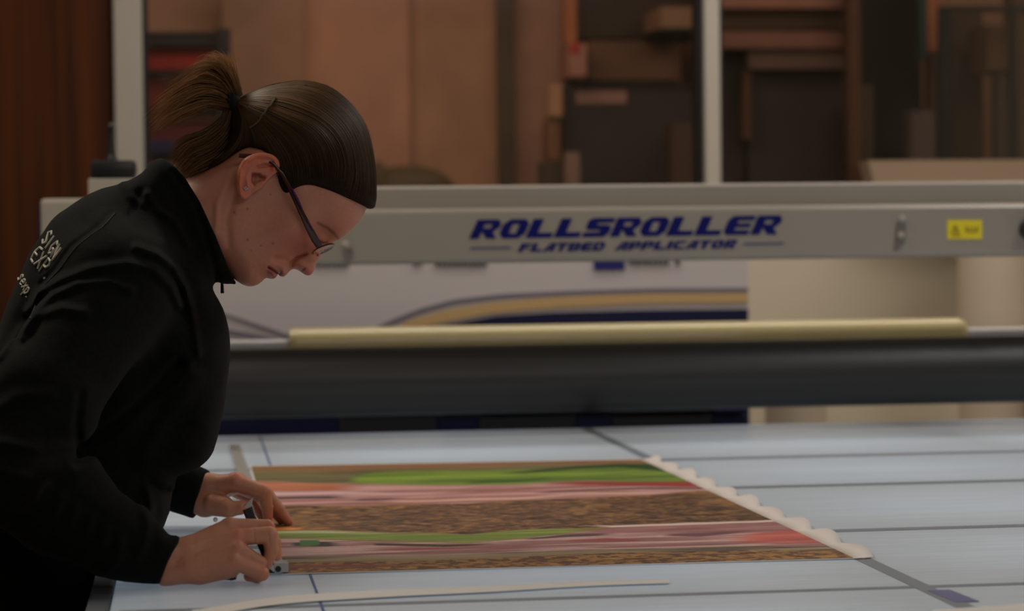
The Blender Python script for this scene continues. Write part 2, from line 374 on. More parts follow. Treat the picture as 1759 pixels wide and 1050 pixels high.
for (u0, v0, u1, v1, Y, dep, nm, c, lb, ct) in W_:
    o = pbox(u0, v0, u1, v1, Y, dep, nm, cmat(*c), lb, ct, floor=(v1 == 900))
    if nm == 'wall_cupboard': pbox(1126, 49, 1200, 53, 7.64, .359, 'shelf_board', cmat(40, 30, 24), parent=o, bev=0)
    if nm == 'storage_cabinet' and u0 == 978:
        pbox(990, 156, 1076, 178, Y-.006, .004, 'paper_label', cmat(176, 130, 118), parent=o, bev=0)
        pbox(984, 146, 1192, 149, Y-.012, .01, 'door_edge', cmat(30, 24, 22), parent=o, bev=0)
    if lb.startswith('small pinkish'): pbox(979, 74, 996, 92, Y-.004, .003, 'red_sticker', cmat(170, 50, 40), parent=o, bev=0)
# boards above that the shelf carries, black frame, crates
fr = empty('metal_frame', (P(1627, 900, 7.6)[0], 7.6, 0))
pbox(1620, 10, 1634, 900, 7.6, .03, 'frame_upright', cmat(14, 15, 15), parent=fr, floor=True)
pbox(1634, 10, 1800, 20, 7.6, .03, 'frame_bar', cmat(14, 15, 15), parent=fr)
pbox(1742, 20, 1748, 900, 7.6, .03, 'frame_upright', cmat(26, 22, 20), parent=fr, floor=True)
tag(fr, 'black metal rack frame with a top bar, upper right behind the glass', 'frame')
sh = empty('shelf_rack', (P(320, 900, 7.7)[0], 7.8, 0))
for a, b_ in ((236, 248), (384, 396)): pbox(a, 48, b_, 900, 7.72, .04, 'shelf_upright', cmat(36, 30, 30), parent=sh, floor=True)
for v in (76, 122, 188, 268): pbox(248, v, 384, v+4, 7.72, .4, 'shelf_board', cmat(40, 32, 32), parent=sh, bev=.001)
tag(sh, 'dark shelf rack carrying red crates behind the woman\'s ponytail', 'shelf')
for (v0, v1, c, lb) in ((54, 75, (52, 44, 48), 'dark grey crate on the top shelf behind the ponytail'), (84, 121, (150, 22, 20), 'bright red crate on the second shelf behind the ponytail'),
                    (138, 187, (120, 18, 22), 'red crate on the third shelf directly behind the ponytail'), (204, 267, (96, 20, 26), 'dark red crate on the lowest visible shelf by the nape hair')):
    r = empty('storage_crate', (P(316, v1, 7.75)[0], 7.9, P(316, v1, 7.75)[2]))
    pbox(254, v0+7, 380, v1, 7.75, .3, 'crate_body', cmat(*c), parent=r, bev=.008)
    pbox(251, v0, 382, v0+6, 7.74, .32, 'crate_rim', cmat(*c), parent=r, bev=.004); tag(r, lb, 'crate')
o = pbox(250, 240, 300, 267, 7.68, .06, 'folded_cloth', cmat(24, 28, 76), 'blue folded cloth at front of the lowest red crate', 'cloth', bev=.01)
# dark heap at foot of the panels
b = MB(); c = P(700, 330, 7.9); b.ball(c, .16, 16, 10, (1.0, .6, .55)); b.ball(P(650, 320, 7.85), .06, 12, 8, (.6, .6, 1.4))
b.cyl((c[0], 7.9, 0), (c[0], 7.9, c[2]), .12, 16)
tag(b.build('dark_heap', cmat(92, 76, 50), smooth=True), 'olive-brown heap low behind glass, right of the forehead', 'mound')
# tan tray standing on the sill
pl = [P(1491, 276, 5.86), P(1800, 274, 5.86), P(1800, 331, 5.86), P(1506, 331, 5.86)]
tr = empty('paper_tray', (P(1640, 331, 5.9)[0], 5.9, P(1640, 331, 5.9)[2]))
MB().slab(pl, (0, .012, 0)).build('tray_front', M['tray'], tr)
MB().slab([P(1491, 276, 5.872), P(1506, 331, 5.872), P(1506, 331, 5.872)+np.array([0, .09, 0]), P(1491, 276, 5.872)+np.array([0, .09, 0])], (.006, 0, 0)).build('tray_side', M['tray'], tr)
tag(tr, 'pale tan tray with slanted end, standing behind the grey beam at right', 'tray')
sb = MB().box((xcol(1480), 5.8, zs-.06), (xcol(1840), 5.98, P(1640, 331, 5.86)[2]-.001), .003).build('sill_ledge', M['frame'], win)

# ------------------------------------------------------------------ things behind the beam
YP = 5.25
bn = empty('printed_panel', (1.0, YP, 0))
x0, x1 = P(330, 500, YP)[0], P(1286, 500, YP)[0]; zt = P(900, 380, YP)[2]; zm = P(900, 700, YP)[2]
MB().box((x0, YP, zm), (x1, YP+.04, zt), .003).build('panel_face', M['banner'], bn)
MB().box((x0, YP, .02), (x1, YP+.04, zm-.001), .003).build('panel_base', M['navy'], bn)
def band(up, lo, m, nm, dy=.002, n=40):
    """flat printed band between two pixel curves on the panel"""
    up = np.array(up, float); lo = np.array(lo, float); us = np.linspace(up[0, 0], up[-1, 0], n)
    a = np.interp(us, up[:, 0], up[:, 1]); c = np.interp(us, lo[:, 0], lo[:, 1])
    pts = [P(u, v, YP-.001) for u, v in zip(us, a)]+[P(u, v, YP-.001) for u, v in zip(us[::-1], c[::-1])]
    k = 2*n; V = pts+[p-np.array([0, dy, 0]) for p in pts]
    Fc = [(i, i+1, k-2-i, k-1-i) for i in range(n-1)]+[(k+i, k+k-1-i, k+k-2-i, k+i+1) for i in range(n-1)]
    Fc += [(i, (i+1) % k, k+(i+1) % k, k+i) for i in range(k)]
    MB().add(V, Fc).build(nm, m, bn)
band([(600, 585), (668, 551), (720, 530), (780, 514), (860, 505), (980, 499), (1120, 495), (1285, 494)],
     [(600, 598), (668, 560), (720, 539), (780, 522), (860, 513), (980, 506), (1120, 502), (1285, 501)], M['violet'], 'violet_stripe')
band([(640, 590), (700, 552), (760, 535), (840, 521), (950, 511), (1100, 505), (1285, 504)],
     [(640, 610), (700, 568), (760, 554), (840, 539), (950, 529), (1100, 522), (1285, 520)], M['orange_ink'], 'ochre_stripe')
band([(760, 560), (850, 543), (950, 537), (1100, 533), (1285, 531)], [(760, 620), (850, 600), (950, 590), (1100, 580), (1285, 580)], M['navy'], 'navy_swoosh')
band([(330, 525), (395, 541), (440, 556), (500, 576)], [(330, 528), (395, 545), (440, 562), (500, 584)], M['violet'], 'violet_stripe')
band([(330, 553), (395, 566), (440, 574), (490, 586)], [(330, 560), (395, 574), (440, 582), (490, 592)], M['violet'], 'violet_stripe')
for a, b_, t in ((540, 604, 459), (710, 728, 456), (748, 836, 458), (1080, 1150, 455), (1160, 1172, 455)):
    u = a; bx = MB()
    while u < b_-3:
        w = random.uniform(5, 9); p = P(u, t, YP-.002); q = P(min(u+w, b_), t-13, YP-.004); bx.box(p, q); u += w+2.5
    bx.build('panel_small_print', cmat(84, 84, 92), bn)
MB().box(P(1020, 464, YP-.001), P(1073, 430, YP-.004)).build('panel_logo_block', mat('royal_blue_ink', rgb(24, 24, 110), .5), bn)
tag(bn, 'white panel with violet, ochre and navy sweeping stripes behind the roller', 'panel')
for i, (a, b_, c, lb) in enumerate(((330, 582, 'navy_box', 'navy storage box at left under the black roller'), (584, 752, 'dark_box', 'charcoal storage box right of the leftmost navy box'),
        (755, 822, 'navy_box', 'narrow navy storage box between two charcoal boxes'), (825, 990, 'dark_box', 'wide charcoal storage box under the middle of the roller'),
        (993, 1050, 'navy_box', 'narrow navy storage box right of the wide charcoal box'), (1053, 1226, 'dark_box', 'charcoal storage box second from the right end of the row'),
        (1229, 1284, 'navy_box', 'navy storage box at right end of the dark row'))):
    r = empty('storage_box', (P((a+b_)/2, 700, 4.9)[0], 5.0, 0))
    pbox(a, 712, b_, 900, 4.9, .25, 'box_body', M[c], parent=r, floor=True, bev=.006)
    pbox(a, 700, b_, 711, 4.89, .27, 'box_lid', M[c], parent=r, bev=.004)
    tag(r, lb, 'box')
def media_roll(u, v, Y, rp, lb):
    p = P(u, v, Y); r = rp*Y/F; e = empty('media_roll', (p[0], Y, 0))
    MB().cyl((p[0], Y, 0.0), (p[0], Y, p[2]), r, 48).build('film', M['paper_tan'], e, True)
    b = MB(); n = 32
    b.cyl((p[0], Y, p[2]+.0005), (p[0], Y, p[2]+.02), r*.35, n); b.build('core', M['card'], e, True); tag(e, lb, 'roll')
media_roll(1706, 380, 5.55, 63, 'tall upright roll of pale material standing at the right edge')
media_roll(1366, 640, 5.5, 54, 'short upright roll of pale material right of the navy boxes')
media_roll(1830, 600, 5.4, 48, 'upright roll cut by the right frame edge')

# ------------------------------------------------------------------ flatbed table
XT0 = T(190, 1040)[0]
YS = [T(1700, y)[1] for y in (777, 827, 905, 1005)]
xb_ = float(np.mean([T(1490, 965)[0], T(1110, 785)[0], T(1640, 1035)[0]])); xa_ = float(T(541, 1010)[0])
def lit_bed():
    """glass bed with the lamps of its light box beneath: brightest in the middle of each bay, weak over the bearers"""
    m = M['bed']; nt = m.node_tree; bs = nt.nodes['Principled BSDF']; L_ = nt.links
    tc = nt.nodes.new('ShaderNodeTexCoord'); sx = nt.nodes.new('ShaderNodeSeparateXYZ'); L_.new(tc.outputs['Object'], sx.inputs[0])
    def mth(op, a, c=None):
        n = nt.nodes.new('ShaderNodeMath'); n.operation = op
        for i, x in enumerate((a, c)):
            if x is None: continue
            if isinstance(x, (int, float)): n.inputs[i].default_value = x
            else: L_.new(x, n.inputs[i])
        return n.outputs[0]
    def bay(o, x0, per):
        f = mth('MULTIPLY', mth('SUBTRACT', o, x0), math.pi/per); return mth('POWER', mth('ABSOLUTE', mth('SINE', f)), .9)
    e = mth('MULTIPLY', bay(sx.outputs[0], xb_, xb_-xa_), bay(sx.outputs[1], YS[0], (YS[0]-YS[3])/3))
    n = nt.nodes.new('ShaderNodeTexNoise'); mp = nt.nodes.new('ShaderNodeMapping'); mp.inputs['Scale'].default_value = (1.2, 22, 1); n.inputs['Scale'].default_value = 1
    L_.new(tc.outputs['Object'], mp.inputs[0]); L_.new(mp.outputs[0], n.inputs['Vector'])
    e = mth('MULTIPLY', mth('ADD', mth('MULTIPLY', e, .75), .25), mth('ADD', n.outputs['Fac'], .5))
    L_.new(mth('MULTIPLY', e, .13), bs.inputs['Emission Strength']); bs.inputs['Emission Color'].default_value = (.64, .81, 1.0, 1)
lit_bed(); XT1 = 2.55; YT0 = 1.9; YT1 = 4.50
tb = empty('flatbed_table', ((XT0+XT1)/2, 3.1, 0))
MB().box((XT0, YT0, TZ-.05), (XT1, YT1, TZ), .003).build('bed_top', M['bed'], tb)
MB().box((XT0+.02, YT0+.05, TZ-.22), (XT1-.02, YT1-.05, TZ-.051), .004).build('bed_rail', M['cabinet'], tb)
for sx in (XT0+.12, XT1-.22):
    for sy in (YT0+.2, YT1-.3): MB().box((sx, sy, 0), (sx+.1, sy+.1, TZ-.221), .006).build('leg', M['cabinet'], tb)
MB().box((XT0-.025, YT0, TZ-.06), (XT0-.001, YT1, TZ-.002), .004).build('edge_profile', M['cabinet'], tb)
def strip_on_bed(p, q, wd_, m, nm, zoff=.0006, par=tb):
    p = np.array(p[:2]); q = np.array(q[:2]); d = (q-p)/np.linalg.norm(q-p); n = np.array([-d[1], d[0]])*wd_/2
    V = [(*(p+n), TZ+.0001), (*(p-n), TZ+.0001), (*(q-n), TZ+.0001), (*(q+n), TZ+.0001)]
    return MB().slab([np.array(v) for v in V], (0, 0, zoff)).build(nm, m, par)
for y, w in zip(YS, (.034, .034, .026, .016)): strip_on_bed((XT0+.01, y), (XT1, y), w, M['seam'], 'bed_seam', .0003)
strip_on_bed((xb_, YT0), (xb_, YT1), .019, M['seam'], 'bed_seam', .0004)
strip_on_bed((xa_, YT0), (xa_, YT1), .0028, M['blue_line'], 'blue_guide_line', .0005)
pp = T(1632, 1028); strip_on_bed((pp[0]+.004, pp[1]+.05), (pp[0]+.008, pp[1]-.03), .024, M['purple'], 'ink_stain', .0008)

tag(tb, 'wide flatbed table, its pale blue-white bed crossed by dark grid lines', 'table')
# ------------------------------------------------------------------ the gantry beam
YG = 4.30
def zg(v, Y=YG, u=1100): return P(u, v, Y)[2]
gt = empty('gantry', (1.0, 4.4, TZ))
XG0, XG1 = P(236, 400, YG)[0], 2.75
zt0, zt1, zl = zg(317, YG+.03), zg(357), zg(449)
prof = [(YG+.02, zl), (YG+.004, zl+.004), (YG, zl+.010), (YG, zt1-.006), (YG+.003, zt1-.001), (YG+.010, zt1+.001), (YG+.03, zt1+.003),
        (YG+.03, zt0-.004), (YG+.034, zt0), (YG+.045, zt0+.001), (YG+.16, zt0+.001), (YG+.16, zl), ]
MB().prism_x(prof, XG0, XG1).build('beam', M['alu'], gt)
# roller
YR_ = 4.40; zr1, zr0 = zg(588, YR_), zg(705, YR_); rr = (zr1-zr0)/2; zrc = (zr0+zr1)/2
XR0, XR1 = P(215, 640, YR_)[0], 2.50
MB().cyl((XR0, YR_, zrc), (XR1, YR_, zrc), rr, 96).build('pressure_roller', M['rubber'], gt, True)
MB().cyl((XR0-.06, YR_, zrc), (XR1+.06, YR_, zrc), .014, 24).build('roller_axle', M['steel'], gt, True)
# end housings
for (a, b_) in ((P(70, 400, YG-.02)[0], XR0-.01), (XR1+.01, XR1+.26)):
    z_t = P(110, 341, YG-.02)[2]
    MB().box((a, YG-.02, TZ+.002 if a > 0 else .0), (b_, YG+.20, z_t), .008).build('end_housing', M['alu_light'], gt)
    MB().box((a-.004, YG-.012, TZ-.08), (a-.0005, YG+.19, z_t-.01), .001).build('side_trim', M['navy_box'], gt)
# control box
zb = P(110, 341, YG-.02)[2]
cb = MB().box((P(151, 320, YG)[0], YG+.01, zb+.0005), (P(246, 320, YG)[0], YG+.12, P(190, 306, YG)[2]), .003).build('control_box_base', M['alu_light'], gt)
zc_ = P(190, 306, YG)[2]; zd = P(190, 275, YG)[2]
MB().box((P(154, 290, YG)[0], YG+.008, zc_+.0005), (P(233, 290, YG)[0], YG+.115, zd), .008).build('control_box', M['black'], gt, True)
jx = P(191, 240, YG+.06); b = MB(); YJ = YG+.06
zz = lambda v: P(191, v, YJ)[2]
b.cyl((jx[0], YJ, zz(275)), (jx[0], YJ, zz(266)), .012, 20, .009); b.cyl((jx[0], YJ, zz(266)), (jx[0], YJ, zz(236)), .0078, 20, .0060)
b.cyl((jx[0], YJ, zz(236)), (jx[0], YJ, zz(222)), .0040, 16, .0045); b.ball((jx[0], YJ, zz(218)), .0072, 16, 10)
b.build('joystick', M['black'], gt, True)
# bolts and brackets on the beam face
def bolt(u, v, r=8, m=M['steel'], nm='bolt'):
    p = P(u, v, YG); b = MB(); b.cyl((p[0], YG-.0005, p[2]), (p[0], YG-.006, p[2]), r*YG/F, 20, r*YG/F*.8)
    b.ball((p[0], YG-.006, p[2]), r*YG/F*.8, 14, 8, (1, .5, 1)); b.build(nm, m, gt, True)
for u, v in ((1549, 376), (1547, 404), (594, 420)): bolt(u, v, 7, M['alu_light'])
MB().slab([P(1540, 384, YG-.0005), P(1556, 384, YG-.0005), P(1554, 418, YG-.0005), P(1545, 428, YG-.0005), P(1536, 432, YG-.0005)], (0, -.0015, 0)).build('bolt_plate', cmat(112, 106, 102), gt)
MB().slab([P(588, 430, YG-.0005), P(606, 430, YG-.0005), P(604, 452, YG-.0005), P(592, 452, YG-.0005)], (0, -.0015, 0)).build('bolt_plate', cmat(112, 106, 102), gt)
p = P(1768, 394, YG); b = MB(); b.cyl((p[0], YG-.0005, p[2]), (p[0], YG-.03, p[2]), .020, 32, .017); b.build('black_knob', M['black'], gt, True)
# yellow warning label
zz_ = .0006
lab = MB().slab([P(1627, 378, YG-zz_), P(1687, 378, YG-zz_), P(1687, 411, YG-zz_), P(1627, 411, YG-zz_)], (0, -.0012, 0)).build('warning_label', M['yellow'], gt)
b = MB(); Yl = YG-zz_-.0016
def stroke(pl, w, dy=.0006, Y=None, B=None):
    for a, c in zip(pl[:-1], pl[1:]):
        a = np.array(a, float); c = np.array(c, float); d = (c-a)/max(np.linalg.norm(c-a), 1e-6); n = np.array([-d[1], d[0]])*w/2
        B.slab([P(*q, Y) for q in (a+n, a-n, c-n, c+n)], (0, -dy, 0))
stroke([(1635, 400), (1641, 387), (1647, 400), (1635, 400)], 1.6, Y=Yl, B=b); stroke([(1641, 391), (1641, 396)], 1.5, Y=Yl, B=b)
stroke([(1660, 389), (1660, 398), (1678, 398), (1678, 389)], 2.2, Y=Yl, B=b); stroke([(1664, 392), (1674, 392)], 1.2, Y=Yl, B=b)
stroke([(1636, 405), (1650, 405)], 1.3, Y=Yl, B=b); b.build('label_marks', M['dark_ink'], lab)
# lettering: extended italic capitals built from convex strips
t_ = .40; h_ = .26          # stem width, bar height (cell 1x1, y up)
G = {
 'L': [[(0, 0), (t_, 0), (t_, 1), (0, 1)], [(t_, 0), (1, 0), (1, h_), (t_, h_)]],
 'I': [[(.3, 0), (.7, 0), (.7, 1), (.3, 1)]],
 'T': [[(.32, 0), (.68, 0), (.68, 1-h_), (.32, 1-h_)], [(0, 1-h_), (1, 1-h_), (1, 1), (0, 1)]],
 'E': [[(0, .22), (.14, 0), (t_, 0), (t_, 1), (.14, 1), (0, .78)], [(t_, 0), (1, 0), (1, .24), (t_, .24)], [(t_, .40), (.95, .40), (.95, .6), (t_, .6)], [(t_, .76), (1, .76), (1, 1), (t_, 1)]],
 'F': [[(0, 0), (t_, 0), (t_, 1), (0, 1)], [(t_, .36), (.85, .36), (.85, .58), (t_, .58)], [(t_, .76), (1, .76), (1, 1), (t_, 1)]],
 'O': [[(0, .25), (.36, .25), (.36, .75), (0, .75)], [(.64, .25), (1, .25), (1, .75), (.64, .75)], [(.2, 0), (.8, 0), (1, .25), (0, .25)], [(0, .75), (1, .75), (.8, 1), (.2, 1)]],
 'C': [[(0, .25), (.36, .25), (.36, .75), (0, .75)], [(.2, 0), (1, 0), (1, .25), (0, .25)], [(0, .75), (1, .75), (1, 1), (.2, 1)]],
 'S': [[(0, 0), (.85, 0), (1, .2), (1, .25), (0, .25)], [(.6, .25), (1, .25), (1, .5), (.85, .62), (.6, .62)], [(.1, .38), (.6, .38), (.6, .62), (0, .62), (0, .5)], [(0, .62), (.4, .62), (.4, .75), (0, .75)], [(0, .75), (1, .75), (1, 1), (.15, 1), (0, .88)]],
 'R': [[(0, 0), (.36, 0), (.36, 1), (0, 1)], [(.36, .76), (1, .76), (.85, 1), (.36, 1)], [(.66, .54), (.88, .46), (1, .6), (1, .76), (.66, .76)], [(.36, .34), (.8, .34), (.88, .46), (.66, .54), (.36, .54)], [(.40, .34), (.80, .34), (1.05, 0), (.66, 0)]],
 'P': [[(0, 0), (.36, 0), (.36, 1), (0, 1)], [(.36, .76), (1, .76), (.85, 1), (.36, 1)], [(.66, .5), (1, .5), (1, .76), (.66, .76)], [(.36, .28), (.85, .28), (1, .5), (.36, .5)]],
 'D': [[(0, 0), (.34, 0), (.34, 1), (0, 1)], [(.34, 0), (.8, 0), (1, .25), (.34, .25)], [(.66, .25), (1, .25), (1, .75), (.66, .75)], [(.34, .75), (1, .75), (.8, 1), (.34, 1)]],
 'B': [[(0, 0), (.34, 0), (.34, 1), (0, 1)], [(.34, 0), (.85, 0), (1, .2), (.34, .2)], [(.66, .2), (1, .2), (1, .42), (.9, .5), (.66, .5)], [(.34, .40), (.66, .40), (.66, .60), (.34, .60)], [(.66, .5), (.9, .5), (1, .6), (1, .8), (.66, .8)], [(.34, .8), (1, .8), (.85, 1), (.34, 1)]],
 'A': [[(0, 0), (.34, 0), (.62, 1), (.42, 1)], [(.66, 0), (1, 0), (1, 1), (.62, 1)], [(.28, .2), (.7, .2), (.7, .4), (.36, .4)]],
}
def word(txt, u0, u1, v0b, v1b, hgt, shear, gap, B, Y):
    """txt from u0 to u1, baseline v0b (left) to v1b (right), cap height hgt in pixels at depth Y"""
    wid = [.40 if ch == 'I' else 1.0 for ch in txt]; cw = (u1-u0-shear*hgt)/(sum(wid)+(len(txt)-1)*gap); start = u0
    for i, ch in enumerate(txt):
        base = start-(.3*cw if ch == 'I' else 0); start += cw*(wid[i]+gap)
        for poly in G[ch]:
            pts = []
            for x, y in poly:
                u = base+x*cw+shear*hgt*y; vb = v0b+(v1b-v0b)*(u-u0)/(u1-u0); pts.append(P(u, vb-y*hgt, Y))
            B.slab(pts, (0, -.0012, 0))
b = MB(); word('ROLLSROLLER', 806, 1347, 410.5, 402.5, 32.5, .45, .10, b, YG-.0005); b.build('beam_lettering', M['lettering'], gt)
b = MB(); word('FLATBED', 889, 1042, 433, 430.5, 14.5, .5, .14, b, YG-.0005); word('APPLICATOR', 1055, 1268, 430.3, 426.5, 14.5, .5, .14, b, YG-.0005)
b.build('beam_lettering', M['lettering'], gt)
for a_, c_ in (((808, 426.5), (877, 425.5)), ((1277, 419.5), (1346, 418))):
    b = MB(); stroke([a_, c_], 3.2, .001, YG-.0005, b); b.build('printed_rule', M['letter_grey'], gt)
tag(gt, 'grey gantry beam with blue lettering and black pressure roller across the table', 'machine')
# film roll carried behind the roller
YF = 4.52
pa, pb = P(497, 592, YF), P(1655, 572, YF); rf = 27.5*YF/F; zf = (pa[2]+pb[2])/2
fr_ = empty('film_roll', ((pa[0]+pb[0])/2, YF, zf))
b = MB(); b.cyl((pa[0], YF, zf), (pa[0]+.012, YF, zf), rf*.93, 48, rf); b.cyl((pa[0]+.012, YF, zf), (pb[0]-.012, YF, zf), rf, 64); b.cyl((pb[0]-.012, YF, zf), (pb[0], YF, zf), rf, 48, rf*.85)
b.build('film', M['vinyl'], fr_, True)
MB().cyl((P(240, 590, YF)[0], YF, zf), (2.52, YF, zf), 9.0*YF/F, 32).build('core_tube', M['core'], fr_, True)
tag(fr_, 'cream film roll on a white tube lying behind the black roller', 'roll')

# ------------------------------------------------------------------ the print on the bed
c00, c10, c11, c01 = T(487, 988), T(1466, 961), T(1100, 791), T(431, 803)
NS, NT = 600, 600
s_, t2 = np.meshgrid(np.linspace(0, 1, NS), np.linspace(0, 1, NT), indexing='ij')
Wp = ((1-s_)*(1-t2))[..., None]*c00+(s_*(1-t2))[..., None]*c10+(s_*t2)[..., None]*c11+((1-s_)*t2)[..., None]*c01
U, Vv = project(Wp)
rel = (Wp[..., 1]-Wp[..., 1].min())
jx_ = (fbm(Wp[..., 0]*9, Wp[..., 1]*5, 3)-.5)
jit = jx_*5*(Vv-416)/500
Vj = Vv+jit
gr = fbm(Wp[..., 0]*55, Wp[..., 1]*95, 11, 4); gf = fbm(Wp[..., 0]*130, Wp[..., 1]*150, 21, 3); gs = fbm(Wp[..., 0]*7, Wp[..., 1]*60, 31, 3)
def crv(*p): p = np.array(p, float); return np.interp(U, p[:, 0], p[:, 1])
def smst(a, b, x): t = np.clip((x-a)/(b-a), 0, 1); return t*t*(3-2*t)
def C3(c): return np.broadcast_to(lin(c)*2.55, U.shape+(3,)).copy()
Cp = C3((104, 74, 50))                     # top wood
def lay(top, bot, col, soft=1.2, extra=None):
    global Cp
    m_ = smst(-soft, soft, Vj-top)*smst(-soft, soft, bot-Vj)
    if extra is not None: m_ = m_*extra
    Cp = Cp*(1-m_[..., None])+col*m_[..., None]
def blend(c1, c2, k): return C3(c1)*(1-k[..., None])+C3(c2)*k[..., None]
k1 = smst(.35, .65, gr); k2 = smst(.35, .65, gs); k3 = smst(.4, .6, gf)
# upper half
lay(crv((430, 812), (600, 810), (1000, 800), (1170, 797)), 834+0*U, blend((66, 62, 40), (92, 84, 56), k2))
lay(crv((590, 830), (600, 822), (640, 813), (760, 811), (900, 809), (1000, 808), (1060, 803), (1130, 806), (1180, 822)),
    crv((590, 830), (640, 834), (760, 835), (900, 834), (1000, 829), (1100, 829), (1180, 832)), blend((96, 116, 34), (66, 88, 28), k2), 1.5, smst(592, 620, U))
lay(crv((840, 816), (900, 812), (1000, 803), (1060, 799), (1150, 800)), crv((840, 816), (900, 816), (1000, 808), (1060, 806), (1150, 812)), C3((30, 50, 22)), 1.5, smst(840, 880, U))
lay(crv((800, 828), (900, 826), (960, 822)), crv((800, 833), (900, 831), (960, 826)), C3((44, 70, 20)), 1, smst(790, 810, U)*smst(960, 930, U) if False else smst(790, 820, U)*(1-smst(920, 960, U)))
pink = blend((148, 110, 106), (118, 74, 70), k2)
lay(crv((430, 829), (600, 833), (760, 836), (900, 835), (1000, 829), (1180, 832)), crv((430, 872), (600, 871), (700, 869), (800, 869), (900, 863), (1000, 859), (1100, 853), (1200, 845)), pink)
lay(crv((430, 830), (600, 833), (640, 834)), crv((430, 846), (600, 846), (640, 842)), blend((132, 72, 48), (148, 92, 66), k2), 1.5, 1-smst(560, 640, U))
lay(crv((960, 831), (1170, 829)), crv((960, 836), (1100, 837), (1200, 838)), C3((112, 36, 30)), 1.2, smst(930, 1010, U))
lay(crv((430, 848), (600, 848), (800, 850)), crv((430, 853), (600, 852), (800, 855)), C3((156, 128, 130)), 1.5, 1-smst(560, 780, U))
lay(crv((440, 856), (600, 855)), crv((440, 860), (600, 859)), C3((46, 38, 50)), .8, 1-smst(560, 610, U))
lay(crv((610, 860), (700, 857)), crv((610, 863), (700, 860)), C3((70, 44, 60)), .8, smst(600, 625, U)*(1-smst(660, 710, U)))
lay(crv((920, 848), (1100, 839)), crv((920, 850), (1100, 842)), C3((70, 40, 46)), .8, smst(910, 950, U))
lay(crv((700, 862), (900, 856), (1000, 848)), crv((700, 866), (900, 860), (1000, 851)), C3((160, 122, 108)), 1, smst(640, 700, U))
# bread
br = blend((112, 76, 42), (64, 40, 24), smst(.2, .8, gr))*.85; br = br*(.06+2.1*gf[..., None]**1.5); kk_ = smst(.6, .75, fbm(Wp[..., 0]*26, Wp[..., 1]*16, 55)); br = br*(1-kk_[..., None]*.25)+C3((146, 104, 52))*kk_[..., None]*.25
lay(crv((430, 873), (600, 871), (700, 870), (800, 868), (900, 862), (1000, 858), (1100, 853), (1200, 845), (1260, 850)), crv((430, 914), (600, 914), (800, 921), (900, 914), (1000, 911), (1100, 906), (1200, 902), (1320, 896)), br)
lay(crv((430, 909), (520, 910)), crv((430, 915), (520, 914)), C3((176, 106, 40)), 1.5, 1-smst(500, 530, U))
# second salad layer
lay(crv((430, 917), (560, 915), (700, 919), (800, 921), (900, 914), (1060, 909)), crv((430, 928), (560, 929), (700, 934), (800, 935), (900, 928), (960, 922), (1060, 916)), blend((98, 110, 40), (76, 92, 26), k2), 1.2, 1-smst(960, 1060, U))
lay(crv((430, 917), (560, 915), (700, 917)), crv((430, 921), (560, 919), (700, 920)), C3((130, 136, 96)), 1, 1-smst(540, 700, U))
pk2 = blend((150, 118, 114), (112, 72, 72), k2); pk2 = pk2*(.9+.2*gf[..., None])
lay(crv((430, 928), (560, 930), (700, 935), (800, 936), (900, 929), (1000, 917), (1060, 910), (1100, 906), (1200, 902), (1340, 898), (1440, 950)), crv((430, 964), (700, 960), (900, 956), (1100, 948), (1300, 942), (1480, 945)), pk2)
lay(crv((500, 936), (560, 934), (600, 938)), crv((500, 941), (560, 942), (600, 940)), C3((26, 26, 30)), .8, smst(495, 510, U)*(1-smst(560, 600, U)))
lay(crv((515, 931), (550, 931)), crv((515, 943), (550, 939)), C3((40, 84, 26)), .8, smst(512, 518, U)*(1-smst(546, 552, U)))
lay(crv((640, 937), (760, 939), (860, 936)), crv((640, 941), (760, 943), (860, 938)), C3((40, 34, 24)), .8, smst(635, 650, U)*(1-smst(800, 860, U)))
lay(crv((900, 929), (980, 922), (1060, 918)), crv((900, 931), (980, 927), (1060, 922)), C3((60, 44, 44)), 1, smst(890, 920, U)*(1-smst(1020, 1070, U)))
lay(crv((1130, 921), (1200, 918), (1300, 912)), crv((1130, 923), (1200, 925), (1300, 915)), C3((84, 46, 54)), 1, smst(1130, 1160, U)*(1-smst(1250, 1310, U)))
lay(crv((960, 934), (1040, 928), (1120, 930)), crv((960, 936), (1040, 934), (1120, 933)), C3((116, 52, 52)), 1, smst(960, 990, U)*(1-smst(1080, 1120, U)))
lay(crv((1200, 932), (1300, 918), (1370, 912), (1440, 930)), crv((1200, 934), (1300, 934), (1420, 936)), blend((158, 76, 62), (134, 58, 56), k2), 2, smst(1230, 1310, U))
lay(crv((430, 950), (700, 946), (900, 944)), crv((430, 952), (700, 948), (900, 945)), C3((112, 42, 42)), .8, k2)
lay(crv((430, 960), (700, 957), (1100, 946), (1300, 940), (1480, 943)), crv((430, 972), (700, 967), (1100, 953), (1300, 948), (1480, 950)), blend((118, 100, 74), (58, 46, 38), k2))
lay(crv((430, 971), (700, 966), (1100, 953), (1300, 947), (1480, 952)), 1100+0*U, blend((126, 88, 38), (70, 42, 24), smst(.42, .58, gf))*(.8+.4*gr[..., None]), .8)
lay(crv((430, 975), (600, 973), (760, 970)), crv((430, 980), (600, 977), (760, 973)), C3((104, 42, 34)), 1, 1-smst(600, 760, U))
lay(crv((640, 898), (1050, 906), (1200, 900), (1340, 896)), crv((640, 898), (1050, 909), (1200, 903), (1340, 899)), C3((168, 148, 140)), .7, smst(1000, 1060, U))
stk = fbm(Wp[..., 0]*5, Wp[..., 1]*120, 91, 3); stk2 = fbm(Wp[..., 0]*16, Wp[..., 1]*170, 97, 2)
lum = np.clip(.62+.55*stk+.25*stk2, .5, 1.4); Cp = Cp*lum[..., None]*.86
dk = smst(.70, .80, stk)*.55; Cp = Cp*(1-dk[..., None]*.8)
